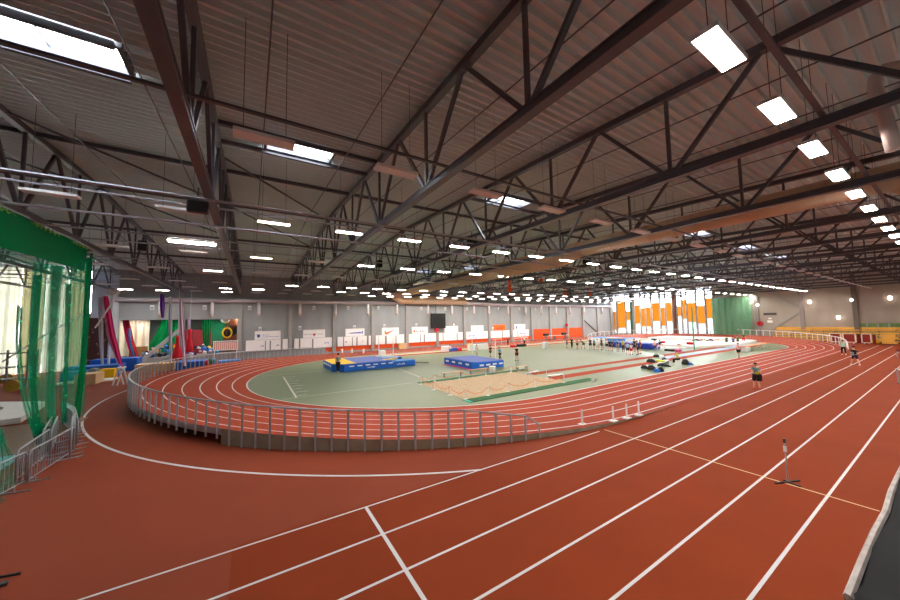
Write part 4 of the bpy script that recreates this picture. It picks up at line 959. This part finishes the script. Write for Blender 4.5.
def hang_net(x0, x1, y, z0, xb0, xb1, label, mt=M_NETF):
    tag(MB().sheet(lambda u, v: (x0+(x1-x0)*u+((xb0-x0)+(xb1-xb0-x1+x0)*u)*(1-v)**1.5, y+.18*math.sin(u*22), z0+(6.4-z0)*v), 40, 14).build('hanging_net', mt, smooth=True), label, 'net')
hang_net(-11.2, -9.2, 62.5, 1.3, -13.0, -8.8, 'wide green net draped in the left half of the opening', M_NETD)
hang_net(-6.3, -5.2, 61, .9, -6.0, -5.3, 'narrow bright green net bunch hanging in the right half of the opening', M_NETD)
hang_net(-5.2, -3.6, 62, 1.0, -5.1, -3.2, 'wide sheer green net right of the narrow green bunch', M_NETF)
tag(MB().box((-9.2, 66.8, .02), (-5.6, 67.0, 4.4)).build('partition_board', M_DKRED), 'dark red board at the back of the gymnastics room', 'board')
tag(MB().box((-14.0, 60.2, .9), (-12.2, 60.9, 2.3)).build('wooden_box', mat('box_brown', (150, 108, 66), .7, .1, 2), bevel=.02), 'brown wooden box below the cream curtain in the opening', 'box')
rnd = random.Random(21); cols = [('blue', M_BLUE), ('white', M_WHITE), ('grey', M_GALV), ('tan', M_PLY), ('black', M_BLACK), ('red', M_RED), ('light blue', M_BLUEL), ('navy', M_PNAVY), ('yellow', M_YELLOW)]
tag(MB().box((-12.4, YW+.35, .02), (-1.8, 60.0, .95)).build('foam_pit', M_CONCD), 'grey pit base filled with foam blocks in the gymnastics room', 'pit')
fn = 0; cnt = {}
for i in range(90):
    x = -12.0 + 10.0*((i*.381966) % 1); y = YW+.6 + rnd.random()*2.6; s = rnd.uniform(.18, .34); z = .98 + (y-YW-.6)*.42 + rnd.random()*.12
    nm, c = cols[rnd.choices(range(9), [5, 4, 4, 3, 3, 1, 3, 2, 1])[0]]
    b = MB().cbox((0, 0, 0), (s*1.5, s, s)); o = b.build('foam_block', c, origin=(0, 0, 0)); o.location = (x, y, z+s*.4); o.rotation_euler = (rnd.random(), rnd.random(), rnd.random()*3)
    tag(o, '%s foam block in the heap behind the opening' % nm, 'foam block', '%s foam blocks in the gymnastics pit' % nm)
tag(MB().ball(onY(155.5, 350, 57.5), .35, 12).build('gym_ball', M_YELLOW, smooth=True), 'yellow ball on the foam block heap', 'ball')
t = thing('tyre_swing', 'yellow and black round prop hanging at the right end of the opening', 'swing', (-3.1, 58.5, 2.9))
MB().tube([(-3.0+.5*math.cos(a*.5236), 58.5, 3.9+.68*math.sin(a*.5236)) for a in range(13)], .17, 10, caps=False).build('ring', M_YELLOW, t, smooth=True)
MB().tube([(-3.0+.34*math.cos(a*.5236), 58.45, 3.9+.48*math.sin(a*.5236)) for a in range(13)], .16, 8, caps=False).build('inner_ring', M_BLACK, t, smooth=True); MB().tube([(-3.0, 58.5, 4.6), (-3.0, 58.5, 6.5)], .03, 6).build('rope', M_GALV, t)
tag(MB().bar((-2.9, 58.8, 3.6), (-1.3, 58.8, 4.6), .5, .9).build('punch_bag', M_BLACK, bevel=.1), 'black bolster hanging right of the yellow ring', 'bag'); tag(MB().box((-2.9, 59.6, 4.9), (-1.75, 60.2, 6.3)).build('rolled_mat', mat('rust', (150, 84, 54), .8, .1, 2), bevel=.1), 'rust brown rolled mat high at the right end of the opening', 'mat')
tag(MB().ball((-3.3, 59.3, 5.9), .6, 10).build('foam_ball', M_WHITE, smooth=True), 'white round bundle above the yellow ring', 'bundle'); tag(MB().box((-3.6, 60.3, .95), (-1.75, 60.6, 4.8)).build('rolled_mat', mat('rust_dark', (110, 60, 44), .8, .1, 2)), 'dark rust mat standing behind the yellow ring', 'mat')
t = thing('pit_rail', 'white barred rail with pink panel at the right end of the opening', 'rail', (-3.2, 55.6, 1.0))
a, b = onY(213.5, 350, 55.6), onY(237.5, 352, 55.6)
MB().box((a.x, 55.66, a.z), (b.x, 55.7, a.z+1.0)).build('panel', mat('pink_panel', (226, 140, 122), .7, .05, 2), t)
for i in range(13): x = a.x+(b.x-a.x)*i/12; MB().box((x-.05, 55.58, a.z-.1), (x+.05, 55.64, a.z+1.15)).build('bar', M_WHITE, t)
for z in (-.12, 1.12): MB().box((a.x-.05, 55.57, a.z+z), (b.x+.05, 55.65, a.z+z+.1)).build('rail_bar', M_WHITE, t)
for x in (a.x+.1, b.x-.1): MB().box((x-.05, 55.56, 0), (x+.05, 55.64, a.z)).build('leg', M_WHITE, t)

# aerial silks and ropes
def silk(pts, y, w, mt, label, name='aerial_silk'):
    q = [onY(px, py, y) for px, py in pts]
    def fn(u, v):
        p = curve(q, v); ww = w*(.45+.55*math.sin(math.pi*min(1, .15+v*.8))); return (p.x+(u-.5)*ww, p.y+.12*math.sin(u*9), p.z)
    tag(MB().sheet(fn, 8, 20).build(name, mt, smooth=True), label, 'silk')
silk([(100, 297), (101, 330), (102.5, 368)], 48, .36, M_PALE, 'pale white silk hanging in front of the brown climbing board')
silk([(105.5, 296), (112, 335), (121.5, 367)], 47.9, .48, M_MAG, 'thick magenta silk swept sideways right of the climbing board')
silk([(104, 300), (108.5, 335), (119, 366)], 48.1, .3, M_LILAC, 'thin lilac silk wound along the magenta one')
silk([(127, 320), (131, 340), (137.5, 360)], 57.6, .5, M_RED, 'red silk inside the opening, before the cream curtain'); silk([(124, 320), (128, 340), (133.5, 360)], 57.7, .45, M_MAG, 'dark pink silk left of the red one in the opening'); silk([(129, 328), (131, 345), (134.5, 359)], 57.5, .3, M_BLUEL, 'light blue silk between the two red silks')
silk([(162, 294), (162.3, 306), (162.5, 318)], 48, .42, M_PURPLE, 'short purple silk tied up high left of the pillar')
silk([(170, 297), (170.4, 330), (171, 362)], 46, .32, M_PALE, 'long pale silk hanging left of the red cone')
silk([(180.5, 299), (182, 330), (185, 366)], 46, .38, M_LILAC, 'long lilac silk hanging in front of the pillar'); silk([(188.5, 318), (189.5, 340), (192, 358)], 50, .35, M_LILAC, 'narrow lilac silk right of the pillar')
for px, py, h, r, lab in ((177, 360, 2.9, .55, 'tall red fabric cone standing behind the bend railing'), (189.3, 352, 2.8, .4, 'smaller red fabric cone right of the pillar')):
    p = onY(px, py, 50); z = max(.02, p.z)
    tag(MB().lathe([(r, 0), (r*.85, h*.25), (r*.4, h*.6), (.16, h*.85), (.2, h*.93), (.08, h)], (p.x, 50, z), 12).build('fabric_cone', M_RED, smooth=True), lab, 'cone')
    tag(MB().tube([(p.x, 50, z+h), (p.x, 50, 9.5)], .03, 5).build('hanging_rope', M_PALE), 'thin pale rope above the ' + lab.split(' standing')[0].split(' right')[0], 'rope')
tag(MB().tube([onY(95, 328, 40), onY(121, 290, 40)], .06, 6).build('stay_rope', M_WHITE), 'white stay rope slanting right of the net corner', 'rope')
tag(MB().tube([onY(2, 362, 30), onY(50, 332, 30), onY(88, 312, 34)], .04, 6).build('stay_rope', M_PALE), 'thin pale rope slanting behind the net', 'rope')
t = thing('steel_mast', 'pale steel mast with a ring at its top left of the magenta silk', 'mast', (-13.3, 49.5, 0)); MB().tube([(-13.0, 49.2, 0), (-13.0, 49.2, 8.6)], .12, 8).build('pole', M_PALE, t)
MB().tube([(-13.0+.35*math.cos(i*.7854), 49.0, 8.9+.35*math.sin(i*.7854)) for i in range(9)], .07, 6, caps=False).build('ring', M_PLY, t)
# flags and things behind the left bend
for i, (px, py, c) in enumerate(((208.5, 362.5, M_RED), (211, 361.5, mat('flag_green', (20, 130, 80), .7, .05, 2)))):
    p = onY(px, py, 46); tag(MB().ball(p, .35, 10).build('gym_ball', c, smooth=True), ('red' if i == 0 else 'dark green') + ' ball behind the railing under the white barred rail', 'ball')
# ================================================================== PEOPLE
def skinmat(n, rgb): return mat(n, rgb, .8, .06, 6)
CLOTH = {k: skinmat('cloth_'+k.replace(' ', '_'), v) for k, v in {'black': (20, 20, 24), 'white': (236, 234, 232), 'grey': (134, 146, 156), 'blue': (40, 92, 170), 'light blue': (80, 176, 220), 'teal': (30, 150, 170), 'red': (206, 24, 40), 'yellow': (196, 208, 30),
    'mint': (150, 214, 180), 'navy': (22, 28, 62), 'dark grey': (58, 58, 62), 'pale blue': (170, 206, 224), 'green': (30, 110, 66), 'pink': (240, 180, 176), 'patterned': (108, 146, 150)}.items()}
HAIR = {'dark': skinmat('hair_dark', (34, 24, 20)), 'brown': skinmat('hair_brown', (84, 56, 36)), 'fair': skinmat('hair_fair', (190, 150, 96))}
SHOEW = skinmat('shoe_white', (230, 228, 226)); SHOEB = skinmat('shoe_dark', (36, 34, 38)); SHOER = skinmat('shoe_red', (200, 30, 30)); EYEM = skinmat('eye_dark', (24, 18, 16)); LIPM = skinmat('lips', (170, 92, 84))
BAKE = []
def skin_obj(name, nodes, edges, radii, mt, root, parent, sub=1):
    me = bpy.data.meshes.new(name); me.from_pydata([tuple(n) for n in nodes], edges, []); me.materials.append(mt)
    o = bpy.data.objects.new(name, me); COL.objects.link(o); o.parent = parent
    md = o.modifiers.new('skin', 'SKIN'); md.use_smooth_shade = True
    for i, r in enumerate(radii): me.skin_vertices[0].data[i].radius = r if isinstance(r, tuple) else (r, r)
    me.skin_vertices[0].data[root].use_root = True
    s = o.modifiers.new('sub', 'SUBSURF'); s.levels = sub; s.render_levels = sub
    BAKE.append(o); ORG[o.name] = V((0, 0, 0)); return o
def rotv(v, pitch, roll=0, yaw=0):           # +pitch swings a downward vector forward (+x)
    return Matrix.Rotation(yaw, 3, 'Z') @ Matrix.Rotation(roll, 3, 'X') @ Matrix.Rotation(-pitch, 3, 'Y') @ V(v)
def person(p, facing, label, top='white', bottom='black', h=1.75, sleeves=.5, legs=.5, hair='dark', pose='stand', shoes=None, group=None, skirt=False, z=None):
    """facing in degrees; figure is posed in its own frame, looking along +x"""
    s = h/1.75
    A = dict(lean=2, lhip=3, rhip=-3, lknee=2, rknee=2, lsh=4, rsh=-4, lel=12, rel=12, lab=8, rab=8, nod=4, tilt=0)
    A.update({'stand': {}, 'walk': dict(lean=4, lhip=26, rhip=-22, lknee=8, rknee=22, lsh=-24, rsh=24, lel=18, rel=24), 'jog': dict(lean=8, lhip=42, rhip=-14, lknee=55, rknee=50, lsh=-35, rsh=30, lel=85, rel=85),
              'wide': dict(lab=10, rab=10, lhip=16, rhip=-16, lel=20, rel=70, rsh=20), 'hold': dict(lsh=28, rsh=30, lel=80, rel=84, lab=10, rab=10, nod=14), 'bend': dict(lean=52, lhip=30, rhip=-10, lknee=40, rknee=18, lsh=60, rsh=62, lel=10, rel=10),
              'arms': dict(lsh=60, rsh=20, lel=50, rel=30, lab=20, rab=25), 'sit': dict(lean=8, lhip=88, rhip=84, lknee=80, rknee=84, lsh=30, rsh=30, lel=40, rel=40), 'floor': dict(lean=-8, lhip=82, rhip=70, lknee=20, rknee=60, lsh=-30, rsh=20, lel=5, rel=30),
              'lie': dict(lean=0, lhip=10, rhip=30, lknee=10, rknee=60, lsh=10, rsh=40, lel=20, rel=50, tilt=-80)}[pose])
    g = {k: R(v) for k, v in A.items()}
    N, E_, RD = [], [], []
    def node(v, r, par=None):
        N.append(V(v)); RD.append(r)
        if par is not None: E_.append((par, len(N)-1))
        return len(N)-1
    L = g['lean']; up = V((math.sin(L), 0, math.cos(L)))
    pel = node((0, 0, 0), (.135*s, .115*s))
    wai = node(up*.16*s, (.125*s, .095*s), pel); che = node(up*.36*s, (.155*s, .115*s), wai); ucl = node(up*.5*s, (.11*s, .085*s), che)
    nk = node(up*.575*s + V((.01, 0, 0)), .052*s, ucl)
    hd = V((math.sin(L*.4+g['nod']), 0, math.cos(L*.4+g['nod']))); fw = V((hd.z, 0, -hd.x)); b = N[nk]
    jaw = node(b+hd*.075*s+fw*.025*s, (.066*s, .07*s), nk); sk = node(b+hd*.165*s+fw*.012*s, (.082*s, .098*s), jaw); cr = node(b+hd*.245*s, (.05*s, .06*s), sk)
    node(N[jaw]+hd*.045*s+fw*.105*s, .014*s, sk)                                              # nose
    for sd in (-1, 1): node(N[sk]-hd*.02*s+V((0, sd*.085*s, 0)), .02*s, sk)                    # ears
    joints = {}
    for sd, n in ((1, 'l'), (-1, 'r')):
        hip = node(V((0, sd*.095*s, -.03*s)), (.1*s, .095*s), pel)
        th = rotv((0, 0, -1), g[n+'hip'] + (L*.2), sd*R(3)); kn = N[hip]+th*.43*s
        m1 = node(N[hip].lerp(kn, .5), .078*s, hip); k = node(kn, .056*s, m1)
        sh = rotv((0, 0, -1), g[n+'hip'] + L*.2 - g[n+'knee'], sd*R(2)); an = kn+sh*.42*s
        cf = node(kn.lerp(an, .35), .058*s, k); a = node(an, .036*s, cf)
        fd = rotv((1, 0, 0), (g[n+'hip']-g[n+'knee'])*.5); he = node(an+V((0, 0, -.055*s)), .038*s, a); node(an+V((0, 0, -.06*s))+fd*.15*s, (.03*s, .04*s), he)
        shd = node(N[che].lerp(N[ucl], .75)+V((0, sd*.175*s, 0)), .06*s, ucl)
        ua = rotv((0, 0, -1), g[n+'sh'], sd*g[n+'ab']); el = N[shd]+ua*.29*s; ma = node(N[shd].lerp(el, .5), .047*s, shd); e = node(el, .038*s, ma)
        fa = rotv((0, 0, -1), g[n+'sh']+g[n+'el'], sd*g[n+'ab']*.6); wr = el+fa*.25*s; w = node(wr, .027*s, e); pm = node(wr+fa*.075*s, (.018*s, .036*s), w)
        for q in range(4):                                                                     # four fingers, slightly curled
            f1 = node(N[pm]+fa*.045*s+V((-.024+.016*q, 0, 0))*s, .0085*s, pm); node(N[f1]+(fa*.04+V((0, -sd*.012, 0)))*s*(1-.12*abs(q-1.4)), .007*s, f1)
        t1 = node(wr+fa*.03*s+V((.035*s, 0, 0)), .0095*s, w); node(N[t1]+(fa*.032+V((.014, 0, 0)))*s, .008*s, t1)
        joints[n] = (N[hip].copy(), kn, an, N[shd].copy(), el, wr, fd)
    if A['tilt']:
        M = Matrix.Rotation(g['tilt'], 3, 'Y'); N = [M @ v for v in N]
        joints = {k: tuple(M @ v for v in t) for k, t in joints.items()}; up = M @ up; hd = M @ hd; fw = M @ fw
    low = min(v.z for v in N) - .04*s if pose not in ('sit',) else min(v.z for v in N)-.04*s
    if pose in ('floor', 'lie'): low = min(low, -.11*s)
    off = V((0, 0, -low)); N = [v+off for v in N]; joints = {k: tuple(v+off for v in t[:6]) + (t[6],) for k, t in joints.items()}
    zz = p.z if z is None else z
    root = thing('person', label, 'person', (p.x, p.y, zz), group); root.rotation_euler = (0, 0, R(facing))
    ORG[root.name] = V((0, 0, 0))
    skin_obj('body', N, E_, RD, M_SKIN, 0, root)
    # shirt
    n2 = [N[pel], N[wai], N[che], N[ucl]]; e2 = [(0, 1), (1, 2), (2, 3)]; r2 = [(.148*s, .128*s), (.145*s, .115*s), (.172*s, .132*s), (.115*s, .095*s)]
    for n in 'lr':
        _, _, _, sh, el, wr, _ = joints[n]; i = len(n2); n2.append(sh); r2.append(.072*s); e2.append((3, i)); n2.append(sh.lerp(el, min(1, max(.25, sleeves)))); r2.append(.06*s); e2.append((i, i+1))
        if sleeves > 1: n2.append(el.lerp(wr, .9)); r2.append(.042*s); e2.append((i+1, i+2))
    skin_obj('shirt', n2, e2, r2, CLOTH[top], 0, root)
    # shorts, skirt or trousers
    n3 = [N[pel]]; e3 = []; r3 = [(.15*s, .13*s)]
    for n in 'lr':
        hp, kn, an = joints[n][:3]; i = len(n3); n3.append(hp); r3.append(.115*s); e3.append((0, i))
        n3.append(hp.lerp(kn, (1.05 if skirt else .8) if legs <= .5 else 1)); r3.append((.098 if legs <= .5 else .075)*s*(1.35 if skirt else 1)); e3.append((i, i+1))
        if legs > .5: n3.append(kn.lerp(an, .92)); r3.append(.058*s); e3.append((i+1, i+2))
    skin_obj('trousers' if legs > .5 else 'shorts', n3, e3, r3, CLOTH[bottom], 0, root)
    for n in 'lr':
        an, fd = joints[n][2], joints[n][6]; b = MB(); c = an+V((0, 0, -.05*s)); d = fd*.16*s
        b.tube([c-fd*.05*s, c-fd*.02*s, c+d*.5+V((0, 0, -.012*s)), c+d+V((0, 0, -.016*s)), c+d*1.12+V((0, 0, -.02*s))], [.025*s, .047*s, .046*s, .04*s, .02*s], 8)
        b.build('shoe', shoes or SHOEB, root, smooth=True)
    b = MB(); c = N[sk]+hd*.022*s-fw*.014*s
    for i in range(5):
        r0 = [1.0, .97, .82, .55, .1][i]; k0 = len(b.v)
        for j in range(12):
            a = 2*math.pi*j/12; fr = math.cos(a); b.v.append(c + hd*(-.045*(1 if fr < .2 else -.55)+[0, .04, .075, .1, .112][i] if i == 0 else [0, .04, .075, .1, .112][i])*s + fw*(fr*.112*r0*s) + V((0, math.sin(a)*.098*r0*s, 0)))
        if i:
            for j in range(12): b.f.append((k0-12+j, k0-12+(j+1) % 12, k0+(j+1) % 12, k0+j)); b.m.append(0)
    b.f.append(tuple(range(48, 60))); b.m.append(0)
    b.build('hair', HAIR[hair], root, smooth=True)
    f0 = N[jaw]+hd*.068*s+fw*.088*s
    for sd in (-1, 1): MB().ball(f0+V((0, sd*.032*s, 0)), .011*s, 6).build('eye', EYEM, root)
    MB().bar(N[jaw]+hd*.004*s+fw*.074*s+V((0, -.022*s, 0)), N[jaw]+hd*.004*s+fw*.074*s+V((0, .022*s, 0)), .008*s, .008*s).build('mouth', LIPM, root)
    return root, joints
def at(px, py, z=.02): return G(px, py, z)
coach, j = person(at(757, 388.7), 205, 'person in patterned grey blue top and black skirt holding a yellow paper on the lanes', 'patterned', 'black', 1.68, .6, .5, 'dark', 'hold', SHOER, skirt=True)
o = MB().cbox((0, 0, 0), (.03, .16, .2)).build('paper', CLOTH['yellow'], origin=(0, 0, 0)); a = R(205); o.location = V((29.65+.42*math.cos(a), 7.95+.42*math.sin(a), 1.13)); o.rotation_euler = (0, .6, a); tag(o, 'yellow paper held by the person on the lanes', 'paper')
o = MB().cbox((0, 0, 0), (.08, .16, .45)).build('coat', CLOTH['black'], origin=(0, 0, 0)); o.location = V((29.65+.1*math.cos(a)-.2*math.sin(a), 7.95+.1*math.sin(a)+.2*math.cos(a), .78)); o.rotation_euler = (0, .1, a); tag(o, 'black coat hanging from the arm of the person on the lanes', 'coat')
person(at(739, 357.5), 180, 'person in white shirt and black shorts running along the inner lane', 'pink', 'black', 1.75, .7, .45, 'dark', 'walk', SHOEB)
person(at(844, 355), 12, 'person in mint green shirt and black trousers walking away on the lanes', 'mint', 'black', 1.8, .6, 1, 'dark', 'walk', SHOEW)
rt, j = person(at(855.5, 365.3), 25, 'person in black with a grey backpack walking away near the right end', 'black', 'navy', 1.85, .6, .5, 'dark', 'walk', SHOEW)
p = rt.location; o = MB().cbox((0, 0, 0), (.14, .24, .34)).build('backpack', CLOTH['grey'], origin=(0, 0, 0), bevel=.08); a = R(25); o.location = (p.x-.24, p.y+.1, 1.14); o.rotation_euler = (0, 0, a); tag(o, 'grey backpack on the back of the person in black', 'backpack')
person(at(338, 373), 60, 'person in grey shirt and black trousers standing in front of the yellow mat corner', 'grey', 'black', 1.88, .5, 1, 'dark', 'wide', SHOEW)
person(at(477, 357), 200, 'person in white shirt standing behind the blue high jump mat', 'white', 'white', 1.66, .6, .5, 'fair', 'stand', SHOEW)
person(at(490.5, 357), 20, 'person in dark top with blue bib standing right of the high jump mat', 'navy', 'dark grey', 1.6, .5, .5, 'dark', 'walk', SHOEB)
person(at(500, 360), 190, 'person in light blue shirt and black trousers walking beside the high jump mat', 'light blue', 'black', 1.62, .5, 1, 'dark', 'walk', SHOEB)
person(at(517, 361), 70, 'person all in black standing alone right of the high jump mat', 'black', 'black', 1.75, .5, .5, 'dark', 'stand', SHOEB)
person(at(450, 353), 240, 'person in white and blue sitting behind the high jump mat', 'white', 'blue', 1.7, .6, .6, 'dark', 'sit', SHOEW)
person(at(508, 345.5), 200, 'person in dark clothes by the far straight under the last banners', 'dark grey', 'black', 1.6, .5, .6, 'dark', 'walk')
person(at(524.5, 345), 200, 'person in white shirt by the far straight next to a blue flag', 'white', 'black', 1.6, .6, .6, 'dark', 'stand')
LINE = [(567, 348, 1.6, 'navy', 'blue', 'stand', 'person in navy top and blue shorts, first from the left in the line of athletes'), (572, 348, 1.75, 'black', 'black', 'wide', 'person all in black with legs apart, second from the left in the line of athletes'),
        (577.5, 349, 1.68, 'pink', 'dark grey', 'stand', 'person in pale top and dark shorts, third from the left in the line of athletes'), (584, 349, 1.68, 'dark grey', 'black', 'bend', 'person bending over, fourth from the left in the line of athletes'),
        (590.5, 349.5, 1.78, 'dark grey', 'navy', 'stand', 'person in dark grey, fifth from the left in the line of athletes'), (594.5, 349.5, 1.7, 'teal', 'black', 'stand', 'person in teal shirt and black shorts in the line of athletes'),
        (597.8, 350, 1.68, 'white', 'white', 'stand', 'person all in white right of the teal shirt in the line'), (602, 350, 1.82, 'dark grey', 'black', 'stand', 'person in dark grey and black, eighth from the left in the line of athletes'),
        (607, 350.5, 1.78, 'white', 'black', 'arms', 'person in white top and black shorts left of the pair in black'), (610, 351, 1.66, 'navy', 'navy', 'stand', 'left person of the pair in black, middle of the line'), (612.8, 351, 1.66, 'black', 'black', 'stand', 'right person of the pair in black, middle of the line'),
        (618, 351.5, 1.68, 'blue', 'grey', 'stand', 'person in blue shirt and grey shorts in front of the dark blue mat'), (623.5, 352, 1.74, 'yellow', 'dark grey', 'stand', 'person in yellow green vest and dark trousers in front of the dark blue mat'),
        (628, 355, 1.76, 'pale blue', 'black', 'walk', 'person in pale blue top nearest the camera, right half of the line'), (631.5, 355, 1.5, 'white', 'red', 'stand', 'small person in white shirt and red shorts, right half of the line'),
        (635, 352, 1.85, 'dark grey', 'black', 'stand', 'tall person in dark grey behind the red shirt'), (638, 355, 1.85, 'black', 'black', 'stand', 'tall person in black left of the red shirt'), (641, 353.8, 1.85, 'red', 'black', 'stand', 'person in red shirt and black shorts, right end of the line')]
for i, (px, py, h, a, b, ps, lab) in enumerate(LINE):
    person(at(px, py), [150, 200, 180, 95, 210, 170, 190, 160, 240, 200, 150, 190, 180, 210, 60, 170, 120, 140][i], lab, a, b, h, .5, 1 if i in (1, 12) else .5, ['dark', 'brown', 'fair'][i % 3], ps, SHOEB)
# resting athletes
person(at(678, 364), 150, 'person in yellow vest sitting on the white bench among the bags', 'yellow', 'black', 1.7, .3, .6, 'brown', 'sit', SHOEW, z=.02)
tag(MB().box((36.0, 16.7, .44), (36.4, 17.5, .6)).build('towel', CLOTH['yellow'], bevel=.08), 'yellow towel on the white bench among the bags', 'towel')
for i, (px, py, f, top, bot, ps, lab) in enumerate([(655, 350.2, 200, 'pink', 'navy', 'floor', 'person in pink and navy sitting on the floor right of the dark blue mat'), (660, 349.6, 170, 'navy', 'pink', 'floor', 'person in navy sitting on the floor right of the one in pink'),
                                                     (727, 344.5, 190, 'green', 'black', 'floor', 'person in green sitting on the white mat edge'), (733.5, 344.5, 190, 'blue', 'dark grey', 'sit', 'person in blue sitting near the green net, second of four'), (738, 344, 200, 'green', 'dark grey', 'floor', 'person in dark green sitting near the green net, third of four')]):
    person(at(px, py), f, lab, top, bot, 1.7, .6, .6, 'dark', ps, SHOEW)
person(at(744, 343), 200, 'person in dark green and red standing near the green net, right of four', 'green', 'red', 1.75, .6, .6, 'fair', 'stand', SHOEW)
person(G(699, 341, .92), 100, 'person in black lying on the stepped white mat', 'black', 'black', 1.7, .6, .6, 'dark', 'lie', z=.9)
person(G(713, 341, .92), 100, 'person in pink and dark trousers lying on the stepped white mat', 'pink', 'navy', 1.7, .6, .6, 'fair', 'lie', z=.9)
bpy.context.view_layer.update()
dg = bpy.context.evaluated_depsgraph_get()
new = []
for o in BAKE: new.append((o, bpy.data.meshes.new_from_object(o.evaluated_get(dg))))
for o, me in new:
    o.modifiers.clear(); o.data = me; me.name = o.name

# ================================================================== LIGHT
w = bpy.data.worlds.new('sky'); SC.world = w; w.use_nodes = True
bg = w.node_tree.nodes['Background']; bg.inputs['Color'].default_value = (.93, .97, 1.0, 1); bg.inputs['Strength'].default_value = 7.0
SC.view_settings.exposure = 1.7
SC.cycles.max_bounces = 8; SC.cycles.diffuse_bounces = 5; SC.cycles.glossy_bounces = 3; SC.cycles.transparent_max_bounces = 24; SC.cycles.transmission_bounces = 4
SC.cycles.sample_clamp_indirect = 8.0
